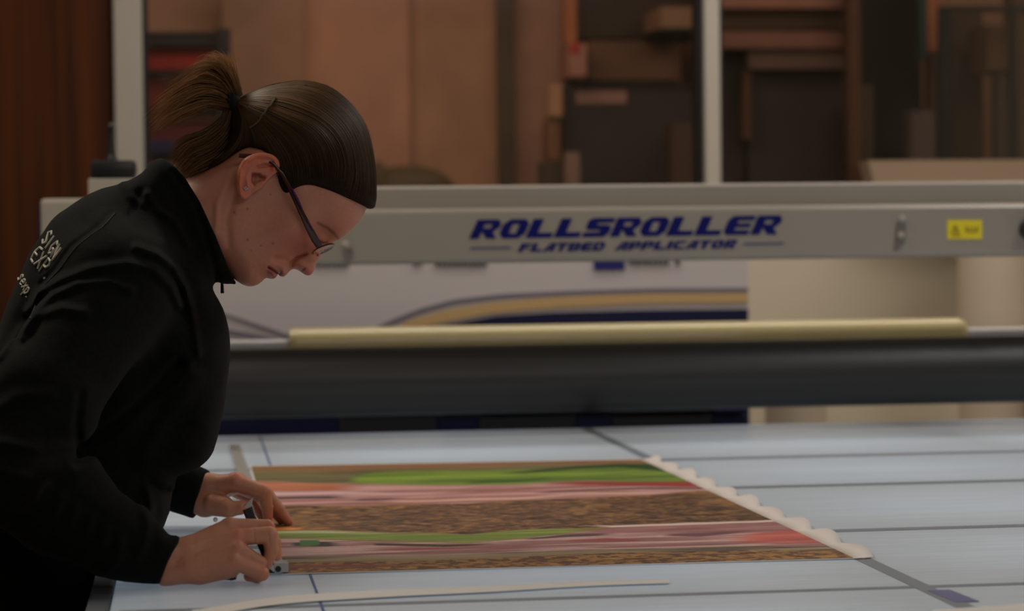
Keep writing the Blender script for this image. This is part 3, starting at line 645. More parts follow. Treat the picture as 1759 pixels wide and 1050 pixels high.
g_ = Cp.mean(-1, keepdims=True); Cp = g_+(Cp-g_)*.92
Cp = np.clip(Cp, 0.002, .85)
PZ = TZ+.0016
Vt = Wp.reshape(-1, 3).copy(); Vt[:, 2] = PZ
i_, j_ = np.meshgrid(np.arange(NS-1), np.arange(NT-1), indexing='ij'); a_ = (i_*NT+j_).ravel()
Q = np.stack([a_, a_+NT, a_+NT+1, a_+1], 1)
pr = mk('banner_print', Vt, Q, mat('print_ink', (1, 1, 1, 1), .36, spec=.12, attr='col'), None, True); set_color(pr, Cp.reshape(-1, 3))
tag(pr, 'long glossy food print of ham, lettuce and bread lying on the bed', 'print')
# backing layer with scalloped right border
L = [c00+np.array([0, -.003, 0]), T(480, 990)]
right = []
n = 44
for i in range(n+1):
    k = i/n; e = c10*(1-k)+c11*k; ph = k*17
    right.append(e+np.array([.012, -.006*(1-k), 0]))
ring = [c00+np.array([-.002, -.003, 0]), c10+np.array([.0, -.003, 0])]+right+[c11+np.array([0, .01, 0]), c01+np.array([-.002, .01, 0])]
ring = [np.array([p[0], p[1], TZ+.0009]) for p in ring]
MB().slab(ring, (0, 0, .0005)).build('print_border', M['border'], pr)
V = []; Fc = []; n = 170                       # curling outer edge of the border
for i in range(n+1):
    k = i/n; e = c10*(1-k)+c11*k; ph = k*19*math.pi; wv = abs(math.sin(ph/2)); o_ = .022+.008*wv
    for q_, (dx, dz) in enumerate(((.0005, .0017), (o_*.55, .0019+.002*wv), (o_, .0022+.006*wv*(1-.3*math.sin(ph*.37))))):
        V.append((e[0]+dx, e[1]-.006*(1-k)+dx*.1, TZ+dz))
    if i < n:
        a_0 = 3*i; Fc += [(a_0, a_0+1, a_0+4, a_0+3), (a_0+1, a_0+2, a_0+5, a_0+4)]
o = mk('border_edge', V, Fc, M['border'], pr, True); sm = o.modifiers.new('thickness', 'SOLIDIFY'); sm.thickness = .0004
# offcut strip in the foreground
b = MB(); pts = [(330, 1062), (382, 1050), (430, 1041), (482, 1034), (552, 1029), (626, 1025), (720, 1020), (830, 1016), (1000, 1006), (1150, 1002)]
us = np.linspace(330, 1150, 60); vs = np.interp(us, [p[0] for p in pts], [p[1] for p in pts]); vs = np.convolve(np.pad(vs, 4, 'edge'), np.ones(9)/9, 'valid')
V = []
for i, (u, v) in enumerate(zip(us, vs)):
    w = 6.5*(1-.6*(i/60)**2); a = T(u, v-w); c = T(u, v+w)
    for zq in (0, .0006): V += [(a[0], a[1], TZ+.0015+zq), (c[0], c[1], TZ+.0015+zq)]
Fc = []
for i in range(59):
    k = 4*i; Fc += [(k+2, k+3, k+7, k+6), (k, k+4, k+5, k+1), (k, k+2, k+6, k+4), (k+1, k+5, k+7, k+3)]
Fc += [(0, 1, 3, 2), (4*59, 4*59+2, 4*59+3, 4*59+1)]
tag(MB().add(V, Fc).build('film_offcut', M['strip']), 'thin curved pale film offcut lying in the foreground of the bed', 'offcut')
a, b2 = T(1605, 1051), T(1800, 1038); c = T(1800, 1075); d = T(1560, 1080)
tag(MB().slab([np.array([p[0], p[1], TZ+.001]) for p in (a, b2, c, d)], (0, 0, .0008)).build('film_sheet', M['strip']), 'corner of a pale beige sheet at the bottom right of the bed', 'sheet')

# straightedge
ru = empty('straightedge', T(440, 880, TZ+.003))
p, q = T(402, 768), T(478, 988); d = (q-p)[:2]; d = d/np.linalg.norm(d); nn = np.array([-d[1], d[0]])
if nn[0] > 0: nn = -nn
wR = .018
def rq(t, s, z): g = p[:2]*(1-t)+q[:2]*t+nn*s; return np.array([g[0], g[1], z])
z0 = PZ+.0009
b = MB(); b.slab([rq(0, wR/2, z0), rq(0, -wR/2, z0), rq(.985, -wR/2, z0), rq(.985, wR/2, z0)], (0, 0, .0016)); b.build('steel_blade', M['rule'], ru)
b = MB(); b.slab([rq(.9852, wR*.55, z0), rq(.9852, -wR*.6, z0), rq(1.0, -wR*.62, z0), rq(1.0, wR*.55, z0)], (0, 0, .010)); b.build('end_stop', mat('clear_plastic', rgb(190, 190, 188), .25, metal=.3), ru)
g_ = rq(1.0005, 0, z0+.004); MB().cyl(g_, g_+np.array([0, -.0006, 0]), .0032, 16).build('hanging_hole', M['black'], ru)
g_ = rq(1.0005, wR*.4, z0+.002); MB().box(g_-np.array([.003, .0008, .002]), g_+np.array([.003, 0, .003])).build('rubber_foot', M['black'], ru)
tag(ru, 'long steel straightedge along the left side of the print, under both hands', 'ruler')

# ================================================================== the person
Y0 = 2.88; SP = F/Y0                      # px per metre on the body's mid plane
def Lc(u, v, Y):
    """pixel + depth -> body-local coordinates (u', v', w)"""
    p = P(u, v, Y); q = np.array([p[0], Y0, p[2]]); a, b_ = project(q); return (float(a), float(b_), (Y-Y0)*SP)
def to_world(V, Yp, scale=None):
    """local (u,v,w) px -> world, w in px units of the plane Yp"""
    W = PA(V[:, 0], V[:, 1], Yp); W[:, 1] += V[:, 2]*Yp/F; return W
def from_field(D, org, h, Yp):
    V, Q = surface_nets(D); V = V*np.array(h)+np.array(org); return V, Q
def grid(u0, u1, v0, v1, w0, w1, h):
    u = np.arange(u0, u1, h); v = np.arange(v0, v1, h); w = np.arange(w0, w1, h)
    return u.astype(np.float32), v.astype(np.float32), w.astype(np.float32)

person = empty('person', (P(150, 900, Y0)[0], Y0, 0))
tag(person, 'woman in a black fleece leaning over the bed, trimming the print', 'person')

# ---- head profile (sagittal outline), half-width map, rounding map
HEAD = [(250, 350), (300, 318), (322, 306), (352, 287), (378, 268), (392, 240), (398, 210), (410, 184), (430, 168), (463, 157), (497, 150), (531, 148), (567, 160),
        (598, 187), (620, 220), (633, 260), (637, 300), (636, 332), (629, 361), (616, 382), (602, 396), (590, 407), (580, 412.5), (572, 416), (565, 421), (558, 429), (551, 438),
        (546, 447), (542.5, 455), (540.5, 462), (538, 468), (534, 472.5), (529, 474), (523, 472), (518, 468), (512, 464.5), (505, 462), (500, 463.5), (496, 467.5), (491, 473.5),
        (486, 476), (481, 475), (477, 470.5), (476.2, 473), (474, 477), (469, 479.5), (463, 479), (457, 477.5), (453.5, 480), (449, 485), (441, 490), (432, 492.5), (424, 492),
        (414, 488), (404, 481), (392, 470), (372, 455), (340, 455), (290, 470), (240, 440)]
HW = [(520, 230, 107), (460, 190, 92), (420, 220, 84), (590, 210, 92), (610, 300, 88), (615, 345, 78), (560, 330, 92), (500, 300, 101), (520, 370, 92), (500, 400, 88), (470, 410, 84),
      (585, 380, 76), (575, 402, 62), (556, 408, 56), (548, 396, 68), (562, 424, 16), (548, 436, 15), (541, 455, 16), (532, 468, 16), (518, 458, 23), (508, 450, 26), (520, 440, 34), (528, 420, 62),
      (495, 458, 34), (490, 470, 31), (474, 466, 38), (466, 474, 33), (455, 470, 42), (450, 450, 60), (436, 484, 34), (425, 470, 50), (400, 450, 70), (400, 400, 84), (430, 420, 78),
      (410, 340, 88), (430, 300, 95), (390, 300, 82), (345, 340, 74), (345, 400, 74), (300, 380, 82), (370, 430, 72), (390, 474, 56)]
HR = [(520, 230, 95), (420, 220, 80), (600, 300, 80), (500, 380, 60), (560, 400, 40), (548, 436, 13), (536, 462, 13), (518, 460, 16), (490, 468, 20), (470, 472, 20), (436, 482, 36),
      (400, 450, 50), (340, 350, 62), (300, 400, 70), (590, 385, 55), (610, 350, 70)]
def head2d(u, v):
    U, V = np.meshgrid(u, v, indexing='ij'); U = U.astype(float); V = V.astype(float)
    d = poly_dist(U, V, smooth_poly(HEAD, 1)); W = shepard(U, V, HW, 3.2, 90); R = shepard(U, V, HR, 3.2, 120)
    h = u[1]-u[0]; nose = np.exp(-((np.maximum(0, np.hypot(U-535, V-455)-34))/16)**2)
    W = blur(W, 17, h)*(1-nose)+blur(W, 4, h)*nose; R = blur(R, 12, h); return U, V, d, W, R
def blur(A, sig, h):
    n = int(3*sig/h)+1; x = np.arange(-n, n+1)*h; k = np.exp(-.5*(x/sig)**2); k /= k.sum()
    B = np.pad(A, n, 'edge'); B = np.apply_along_axis(lambda m: np.convolve(m, k, 'valid'), 0, B); return np.apply_along_axis(lambda m: np.convolve(m, k, 'valid'), 1, B)
def gs2(U, V, x, y, sx, sy=None, ang=0):
    sy = sy or sx; c, s = math.cos(ang), math.sin(ang); a = (U-x)*c+(V-y)*s; b_ = -(U-x)*s+(V-y)*c
    return np.exp(-.5*((a/sx)**2+(b_/sy)**2))
def face_detail(U, V, W):
    W = W.copy()
    W -= 11*gs2(U, V, 553, 407, 12, 15, -.55)          # eye socket
    W += 7*gs2(U, V, 551, 412, 7, 8)                   # lid over the eyeball
    W += 6*gs2(U, V, 582, 396, 22, 6, -.55)            # brow ridge
    W += 5*gs2(U, V, 500, 395, 24, 20)                 # cheekbone
    W += 7*gs2(U, V, 514, 457, 7, 6)                   # nostril wing
    W -= 9*np.exp(-(line_dist(U, V, [(524, 436), (508, 443), (500, 452), (500, 459)])/2.8)**2)*1.0   # wing crease
    W -= 6*np.exp(-(line_dist(U, V, [(500, 455), (486, 447), (472, 445)])/6)**2)  # nasolabial fold
    W += 4*gs2(U, V, 487, 469, 8, 5, -.5); W += 5*gs2(U, V, 468, 473, 7, 5)
    W -= 10*np.exp(-(line_dist(U, V, [(480, 471), (470, 465), (460, 459)])/1.9)**2)      # mouth line
    W -= 5*gs2(U, V, 452, 477, 6, 4)
    W += 3*gs2(U, V, 440, 440, 30, 25)
    W += 3*np.exp(-(line_dist(U, V, [(392, 300), (372, 350), (370, 400)])/6)**2)         # neck tendon
    W -= 3*np.exp(-(line_dist(U, V, [(404, 330), (388, 380), (392, 420)])/7)**2)
    return W
hh = 1.5
u, v, w = grid(252, 650, 140, 500, 0, 141, hh)
U2, V2, d2, W2, R2 = head2d(u, v); W2 = face_detail(U2, V2, W2)
AW = w[None, None, :]
k = np.maximum(0, 1-d2/R2)[..., None]
Dh = (np.sqrt((AW/W2[..., None])**2+k**2)-1)*(np.minimum(R2, W2)[..., None])
# ear
EAR = smooth_poly([(414, 344), (408, 338), (405, 322), (405, 302), (409, 286), (419, 274), (436, 267), (453, 266), (468, 271), (477, 281), (477, 294), (469, 302), (456, 312), (446, 326), (434, 332), (427, 340), (420, 345)], 2)
de = poly_dist(U2, V2, EAR)
helix = [(411, 336), (409, 315), (411, 295), (420, 281), (437, 272), (454, 271), (467, 276), (471, 285), (467, 293)]
rel = 6*np.exp(-(line_dist(U2, V2, helix)/4.2)**2)
rel += 3.5*np.exp(-(line_dist(U2, V2, [(424, 325), (421, 308), (427, 295), (441, 285)])/3.6)**2)        # antihelix
rel += 4*gs2(U2, V2, 449, 314, 5, 5)                                                                     # tragus
rel += 2*gs2(U2, V2, 418, 335, 5, 5)
rel -= 13*smst(0, 7, poly_dist(U2, V2, [(428, 298), (444, 299), (451, 306), (447, 314), (434, 325), (427, 315)]))
rel -= 7*smst(0, 5, poly_dist(U2, V2, [(436, 287), (452, 282), (467, 286), (466, 292), (448, 293), (436, 295)]))
rel -= 12*gs2(U2, V2, 448, 309, 3, 3)
wc = shepard(U2, V2, [(410, 330, 104), (406, 300, 116), (420, 275, 119), (450, 268, 112), (474, 288, 101), (450, 315, 99), (428, 338, 98), (440, 300, 106)], 2.5, 50)+1
outer = wc+rel; inner = wc-7
Dear = np.maximum(AW-outer[..., None], inner[..., None]-AW-16*smst(425, 455, U2)[..., None])
Dear = smax(Dear, -de[..., None]*np.ones_like(AW), 3.5)
D = smin(Dh, Dear, 3.0)
D = np.concatenate([D[..., :0:-1], D], axis=2).astype(np.float32)
Vh, Qh = from_field(D, (u[0], v[0], -w[-1]), hh, Y0)
# colour of the skin
def skin_col(V):
    n = len(V); base = lin((206, 140, 117)); C = np.tile(base, (n, 1)); x, y, z = V.T; az = np.abs(z)
    def mix(c, m): 
        nonlocal C; C = C*(1-m[:, None])+lin(c)*m[:, None]
    mix((205, 112, 100), .55*np.exp(-.5*(((x-512)/30)**2+((y-420)/26)**2)))
    mix((200, 116, 102), .6*np.exp(-.5*(((x-534)/9)**2+((y-463)/10)**2)))
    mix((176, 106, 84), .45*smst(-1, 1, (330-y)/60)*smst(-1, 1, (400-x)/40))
    ear = smst(0, 3, poly_dist(x, y, EAR))*(az > 96)
    mix((228, 120, 84), .75*ear*np.exp(-(line_dist(x, y, helix)/8)**2)); mix((212, 112, 90), .5*ear)
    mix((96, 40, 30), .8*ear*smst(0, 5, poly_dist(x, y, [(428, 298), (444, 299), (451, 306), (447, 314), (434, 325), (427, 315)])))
    lips = smst(-1.5, 1.5, poly_dist(x, y, [(458, 455), (466, 460), (474, 465), (481, 466), (489, 471), (486, 478), (476, 482), (466, 482), (459, 478), (457, 468)]))
    mix((172, 92, 98), .85*lips); mix((96, 40, 46), .8*np.exp(-(line_dist(x, y, [(478, 471), (470, 465), (460, 459)])/1.6)**2))
    mix((80, 34, 28), .85*np.exp(-(line_dist(x, y, [(517, 467), (522, 462)])/2.2)**2)*(az < 30))
    mix((70, 42, 30), .6*np.exp(-(line_dist(x, y, [(543, 384), (560, 392), (574, 404), (581, 411)])/2.6)**2)*(az > 8))   # eyebrow
    mix((40, 24, 20), .9*np.exp(-(line_dist(x, y, [(545, 413), (553, 417), (561, 416)])/1.7)**2)*(az > 8))            # lashes
    for (a, b_, r) in ((401, 366, 2), (423, 360, 2), (423, 412, 2.2), (446, 422, 1.6), (466, 418, 1.8), (462, 336, 1.5), (430, 430, 1.2)):
        mix((110, 60, 44), .75*np.exp(-(((x-a)**2+(y-b_)**2)/r**2)))
    return C
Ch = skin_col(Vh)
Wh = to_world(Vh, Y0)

# ---- hands, each on its own plane
def hand_field(parts, palm, Yh, box_, h=1.1, kf=3.0, extra=None):
    u, v, w = grid(*box_, h); U, V, W = np.meshgrid(u, v, w, indexing='ij')
    D = None
    for a, b_, ra, rb in palm:
        c = cone(U, V, W, a, b_, ra, rb); D = c if D is None else smin(D, c, 9)
    for chain in parts:
        E = None
        for (a, ra), (b_, rb) in zip(chain[:-1], chain[1:]):
            c = cone(U, V, W, a, b_, ra, rb); E = c if E is None else smin(E, c, 2.5)
        D = smin(D, E, kf)
    if extra: D = extra(D, U, V, W)
    return from_field(D.astype(np.float32), (u[0], v[0], w[0]), h, Yh)
YRH = 2.555
wr_u, wr_l = (318, 950, 0), (300, 982, -6)
R_palm = [((285, 952, 0), (325, 945, 4), 25, 22), ((285, 985, -4), (330, 978, -6), 22, 22), ((325, 945, 4), (394, 908, 24), 22, 15), ((325, 950, 4), (408, 924, 4), 22, 15),
          ((325, 968, 0), (408, 944, -10), 22, 15), ((325, 976, -4), (402, 966, -16), 24, 17), ((345, 984, -4), (396, 978, -6), 20, 15), ((350, 950, 24), (400, 940, 30), 20, 16)]
R_f = [[((394, 908, 24), 15.5), ((460, 909, 32), 12.5), ((473, 936, 26), 11), ((476, 958, 18), 8.5)],
       [((408, 924, 6), 15), ((463, 920, 6), 14.5), ((467, 946, 6), 12), ((460, 966, 4), 9.5)],
       [((408, 942, -10), 14.5), ((446, 966, -6), 11.5), ((438, 980, 10), 10), ((424, 978, 20), 9)],
       [((402, 962, -18), 15), ((449, 983, -20), 12.5), ((441, 990, -6), 11), ((427, 991, 2), 8.5)],
       [((350, 955, 34), 18), ((405, 962, 46), 14), ((440, 966, 38), 11.5), ((459, 974, 26), 9)]]
def r_extra(D, U, V, W):
    for c, r, a in (((396, 895, 18), 9, 2.0), ((409, 912, -4), 8, 1.8), ((410, 932, -22), 8, 1.8), ((404, 950, -32), 8, 2.0), ((472, 905, 24), 6, 1.2)):
        D = D-a*np.exp(-(((U-c[0])**2+(V-c[1])**2+(W-c[2])**2)/r**2))
    for pl, z in (([(340, 930), (398, 912)], -12), ([(340, 950), (404, 934)], -22)):
        D = D-1.2*np.exp(-(line_dist(U, V, pl)/4)**2)*(W < 6)
    for pl in ([(436, 912), (437, 934)], [(418, 938), (412, 950)], [(400, 985), (396, 996)], [(460, 915), (463, 935)]):
        D = D+1.0*np.exp(-(line_dist(U, V, pl)/1.8)**2)
    return D
VR, QR = hand_field(R_f, R_palm, YRH, (262, 500, 880, 1018, -48, 72), extra=r_extra)
YLH = 3.05
L_palm = [((318, 826, 0), (355, 834, -4), 18, 21), ((312, 850, 0), (352, 864, -6), 20, 23), ((355, 836, -4), (403, 828, -20), 20, 16.5), ((355, 840, 4), (410, 830, 6), 22, 17),
          ((355, 846, 10), (406, 836, 28), 22, 16), ((352, 850, 16), (394, 842, 46), 20, 15), ((352, 862, -10), (385, 866, -34), 23, 17)]
L_f = [[((403, 828, -20), 16), ((452, 844, -24), 12.5), ((458, 868, -20), 10.5), ((460, 890, -16), 8)],
       [((410, 830, 6), 15), ((458, 850, 8), 12), ((480, 876, 6), 10), ((495, 897, 4), 8)],
       [((406, 836, 28), 14), ((450, 856, 34), 11.5), ((470, 880, 32), 10), ((484, 896, 28), 8)],
       [((394, 842, 46), 13), ((430, 862, 54), 10.5), ((446, 884, 50), 9), ((456, 900, 46), 7.5)],
       [((365, 864, -26), 19), ((392, 871, -40), 14), ((412, 868, -42), 11.5), ((423, 864, -40), 8.5)]]
def l_extra(D, U, V, W):
    for c, r, a in (((402, 811, -22), 9, 2.0), ((410, 813, 0), 8, 1.4), ((452, 832, -26), 7, 1)):
        D = D-a*np.exp(-(((U-c[0])**2+(V-c[1])**2+(W-c[2])**2)/r**2))
    for pl in ([(455, 850), (446, 858)], [(470, 862), (462, 870)], [(482, 876), (474, 884)]): D = D+.9*np.exp(-(line_dist(U, V, pl)/1.6)**2)
    return D
VL, QL = hand_field(L_f, L_palm, YLH, (300, 515, 798, 915, -66, 80), extra=l_extra)
def hand_col(V, tips, knk):
    C = np.tile(lin((196, 134, 106)), (len(V), 1))
    for c, r in tips:
        m = np.exp(-(((V-np.array(c))**2).sum(1)/r**2)); C = C*(1-.55*m[:, None])+lin((214, 110, 84))*.55*m[:, None]
    n = fbm(V[:, 0]/14, V[:, 1]/14, 5); C *= (.93+.14*n)[:, None]; return C
CR = hand_col(VR, [((476, 955, 18), 12), ((460, 966, 4), 12), ((455, 986, -20), 14), ((409, 920, 0), 14), ((470, 912, 18), 14), ((430, 991, 2), 10)], [])
CL = hand_col(VL, [((496, 897, 4), 18), ((423, 864, -40), 14), ((404, 815, -20), 18), ((460, 888, -16), 14), ((455, 840, -24), 12)], [])
# arms and trunk under the clothes, one coarse field
def arm_pts():
    R = [Lc(186, 520, 2.76)+(45,), Lc(0, 790, 2.62)+(45,), Lc(100, 864, 2.58)+(50,), Lc(195, 925, 2.565)+(36,), Lc(272, 956, 2.555)+(20,)]
    L = [Lc(200, 500, 3.04)+(45,), Lc(110, 745, 3.13)+(42,), Lc(220, 808, 3.078)+(32,), Lc(306, 838, 3.055)+(20,)]
    return R, L
RA, LA = arm_pts()
u, v, w = grid(-60, 400, 300, 1000, -520, 330, 9); U, V, W = np.meshgrid(u, v, w, indexing='ij')
D = cone(U, V, W, (320, 370, 0), (180, 520, 0), 60, 120); D = smin(D, cone(U, V, W, (180, 520, 0), (90, 880, 0), 120, 120), 30)
for A in (RA, LA):
    for a, b_ in zip(A[:-1], A[1:]): D = smin(D, cone(U, V, W, a[:3], b_[:3], a[3], b_[3]), 12)
VT, QT = from_field(D.astype(np.float32), (u[0], v[0], w[0]), 9, Y0)
CT = np.tile(lin((196, 134, 106)), (len(VT), 1))
allV = []; allQ = []; allC = []; off = 0
for Vx, Qx, Cx, Yp in ((Vh, Qh, Ch, Y0), (VR, QR, CR, YRH), (VL, QL, CL, YLH), (VT, QT, CT, Y0)):
    allV.append(to_world(Vx, Yp)); allQ.append(Qx+off); allC.append(Cx); off += len(Vx)
BV = np.concatenate(allV); hz = BV[:, 2] < TZ+.0022
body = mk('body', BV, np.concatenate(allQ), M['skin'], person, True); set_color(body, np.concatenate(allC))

# ---- jacket
JACK = smooth_poly([(330, 250), (300, 262), (268, 274), (256, 284), (240, 302), (212, 314), (160, 328), (128, 348), (96, 372), (72, 404), (52, 432), (36, 472), (20, 508), (4, 548), (-22, 620), (-45, 700),
        (-62, 800), (-66, 900), (-58, 960), (60, 965), (150, 955), (225, 938), (280, 907), (290, 880), (294, 859), (298, 835), (302, 814), (318, 809), (336, 803), (352, 791), (364, 775), (372, 752), (377, 733), (384, 700), (388, 672), (394, 630), (396, 600),
        (394, 565), (386, 536), (376, 517), (366, 500), (364, 490), (372, 484), (386, 488), (404, 488), (440, 500), (450, 400), (380, 290)], 1)
JW = [(300, 310, 88), (350, 400, 84), (380, 480, 66), (250, 330, 110), (180, 400, 190), (120, 420, 200), (250, 450, 190), (330, 500, 140), (200, 550, 215), (60, 560, 190), (330, 620, 185), (200, 700, 215), (20, 700, 190), (340, 740, 180), (200, 850, 205), (50, 880, 210), (270, 850, 190), (100, 945, 205)]
JR = [(300, 310, 60), (370, 470, 36), (200, 380, 120), (60, 500, 130), (350, 600, 110), (200, 700, 150), (340, 770, 70), (0, 800, 130), (280, 880, 60), (100, 950, 40)]
hj = 3.4
u, v, w = grid(-110, 420, 256, 1018, -530, 330, hj)
U2, V2 = [a.astype(float) for a in np.meshgrid(u, v, indexing='ij')]
dj = poly_dist(U2, V2, JACK); Wj = shepard(U2, V2, JW, 3, 400); Rj = shepard(U2, V2, JR, 3, 400)
AWj = np.abs(w)[None, None, :]
k = np.maximum(0, 1-dj/Rj)[..., None]
D = ((((AWj/Wj[..., None])**2.6+k**2.6)**(1/2.6)-1)*np.minimum(Rj, Wj)[..., None]).astype(np.float32)
cut = [(262, 272), (277, 271), (296, 284), (317, 306), (343, 348), (369, 404), (390, 456), (405, 485), (412, 500)]
# opening of the collar: everything to the head's side of the rim is cut off
cutpoly = [(262, 200)]+cut+[(415, 520), (700, 520), (700, 200)]
dc = poly_dist(U2, V2, cutpoly)
U3, V3, W3 = np.meshgrid(u, v, w, indexing='ij')
def sleeve(A, rads, kk=14):
    E = None
    for (a, ra), (b_, rb) in zip(zip(A[:-1], rads[:-1]), zip(A[1:], rads[1:])):
        c = cone(U3, V3, W3, a[:3], b_[:3], ra, rb); E = c if E is None else smin(E, c, kk)
    return E
def halfspace(E, a, b_, inset=0):
    a = np.array(a[:3]); b_ = np.array(b_[:3]); n_ = (b_-a)/np.linalg.norm(b_-a); p0 = b_+n_*inset
    return (U3-p0[0])*n_[0]+(V3-p0[1])*n_[1]+(W3-p0[2])*n_[2]
RS = [Lc(196, 500, 2.74), Lc(70, 690, 2.65), Lc(-6, 806, 2.61), Lc(102, 862, 2.585), Lc(196, 925, 2.568), Lc(292, 970, 2.556)]
ER = sleeve(RS, [92, 88, 76, 80, 57, 42], 24)
E2 = smax(ER, halfspace(0, RS[-2], RS[-1]).astype(np.float32), 4)
cavR = np.maximum(cone(U3, V3, W3, RS[-2], Lc(312, 976, 2.556), 40, 31), -halfspace(0, RS[-2], RS[-1], -32)).astype(np.float32)
LS = [Lc(200, 470, 3.08), Lc(110, 740, 3.14), Lc(228, 806, 3.075), Lc(347, 850, 3.055)]
EL = sleeve(LS, [86, 66, 52, 46.5], 20)
E3 = smax(EL, halfspace(0, LS[-2], LS[-1]).astype(np.float32), 4)
cavL = np.maximum(cone(U3, V3, W3, LS[-2], Lc(352, 850, 3.055), 34, 31), -halfspace(0, LS[-2], LS[-1], -28)).astype(np.float32)
D = smin(D, E2, np.float32(70)*np.clip((720-V3)/180, .3, 1).astype(np.float32)); D = smin(D, E3, 22)
# folds of the fleece on the side towards the near arm
def fold(pl, a, s): 
    d = line_dist(U2, V2, pl); return 1.6*a*(np.exp(-.5*(d/s)**2)-.45*np.exp(-.5*(d/(2.1*s))**2))
Fd = fold([(240, 424), (272, 436), (300, 458), (318, 490), (332, 540), (340, 600)], 6, 5)
Fd += fold([(60, 530), (80, 498), (120, 476), (168, 458), (224, 450), (268, 460), (296, 488), (310, 520)], 7, 5.5)
Fd += fold([(62, 566), (80, 526), (108, 500), (148, 482), (196, 478), (232, 492)], 7, 5)
Fd += fold([(26, 596), (50, 560), (84, 532), (124, 520), (160, 526)], 6, 6)
Fd += fold([(196, 366), (176, 390), (132, 424), (106, 460), (80, 486), (64, 520), (44, 580)], -1.8, 3)
Fd += fold([(242, 334), (236, 352), (226, 372)], -3.5, 5); Fd += fold([(254, 336), (272, 362), (300, 380), (322, 420)], 6, 5)
Fd += fold([(212, 316), (224, 338), (246, 352)], 4, 5)
Fd += fold([(310, 616), (262, 664), (206, 712), (156, 748)], -13, 7) + fold([(330, 640), (290, 700), (250, 760)], 5, 12)
Fd += fold([(154, 748), (150, 700), (156, 650)], -6, 5)
for i in range(6): Fd += fold([(112+i*22, 786+i*16), (96+i*24, 812+i*17), (70+i*26, 826+i*18)], 5, 5)
Fd += fold([(0, 735), (40, 722), (90, 730)], 5, 6) + fold([(-20, 775), (30, 762), (80, 772)], 4, 6) + fold([(0, 690), (60, 655), (110, 650)], 5, 8)
Fd += fold([(296, 860), (286, 830), (262, 815)], -6, 6) + fold([(250, 890), (262, 850), (258, 820)], 5, 6)
Fd += fold([(300, 300), (335, 350), (352, 400), (366, 450), (372, 482)], -4, 4)
Fd += 5*(fbm(U2/46, V2/46, 77, 3)-.5)
near = smst(40, -60, w)[None, None, :] if False else np.clip((20-w)/80, 0, 1)[None, None, :]
D = D-(Fd[..., None]*near).astype(np.float32)-(3*(fbm(U2/60+9, V2/60, 79, 3)-.5)[..., None]*(1-near)).astype(np.float32)
D = smax(D, dc[..., None].astype(np.float32)*np.ones_like(D), 4)
# hollow neck
neck_d = poly_dist(U2, V2, [(285, 268), (320, 300), (352, 360), (378, 420), (402, 478), (396, 484), (360, 440), (310, 380), (270, 300)])
Wn = shepard(U2, V2, [(300, 300, 70), (345, 360, 78), (385, 450, 66)], 3, 100)
kn = np.maximum(0, 1-(neck_d+2)/24)[..., None]
Dn = (np.sqrt((AWj/Wn[..., None])**2+kn**2)-1)*24
D = smax(D, -Dn.astype(np.float32), 3)
D = smax(D, -cavR, 3); D = smax(D, -cavL, 3)
Vj_, Qj = from_field(D.astype(np.float32), (u[0], v[0], w[0]), hj, Y0)
JWd = to_world(Vj_, Y0)
lo = (JWd[:, 2] < TZ+.004) & (JWd[:, 0] > XT0-.03); JWd[lo, 2] = TZ+.004
jacket = mk('jacket', JWd, Qj, M['fleece'], person, True)
del U3, V3, W3, D, ER, EL, E2, E3, cavR, cavL
# white embroidery on the back, laid onto the cloth
bvh = BVHTree.FromPolygons([Vector(p) for p in JWd.tolist()], Qj.tolist())
def on_jacket(u_, v_):
    d = RC.T @ np.array([u_-CX, -(v_-CY), -F]); d /= np.linalg.norm(d)
    h_ = bvh.ray_cast(Vector(CAM.tolist()), Vector(d.tolist()))
    return None if h_[0] is None else (h_[0]+h_[1]*.0006*(1 if h_[1].dot(Vector(d.tolist())) < 0 else -1))
GLY = {'S': [[(.9, .85), (.5, 1), (.1, .78), (.5, .5), (.9, .25), (.5, 0), (.05, .15)]], 'I': [[(.4, 0), (.4, 1)]], 'G': [[(.9, .85), (.5, 1), (.08, .5), (.5, 0), (.9, .2), (.9, .45), (.55, .45)]],
       'N': [[(.1, 0), (.1, 1), (.85, 0), (.85, 1)]], 'E': [[(.9, 1), (.3, .95), (.08, .5), (.3, .03), (.9, 0)], [(.12, .5), (.75, .5)]], 'X': [[(.05, 1), (.9, 0)], [(.9, 1), (.05, 0)]],
       'P': [[(.15, 0), (.15, 1), (.7, .98), (.9, .75), (.7, .5), (.15, .48)]], 's': [[(.85, .85), (.4, 1), (.2, .75), (.7, .4), (.5, 0), (.1, .12)]], 'e': [[(.1, .5), (.85, .55), (.7, .95), (.3, .95), (.08, .5), (.35, 0), (.85, .15)]],
       'x': [[(.05, 1), (.9, 0)], [(.9, 1), (.05, 0)]], 'p': [[(.1, -.6), (.1, 1)], [(.1, .85), (.6, 1), (.9, .5), (.6, .02), (.1, .15)]], '.': [[(.3, 0), (.42, .06)]]}
EMB = {}
for wd_, org, step, yv in (('SIGN', (420, 322), (30, 50), (88, -122)), ('EXP.', (303, 486), (44, 62), (94, -128)), ('sexp.', (180, 690), (20, 44), (48, -50))):
    EMB[wd_] = []
    for n_i, ch in enumerate(wd_):
        for g_s in GLY[ch]:
            EMB[wd_].append([(org[0]+step[0]*(n_i+x_*.86)+yv[0]*y_, org[1]+step[1]*(n_i+x_*.86)+yv[1]*y_) for x_, y_ in g_s])
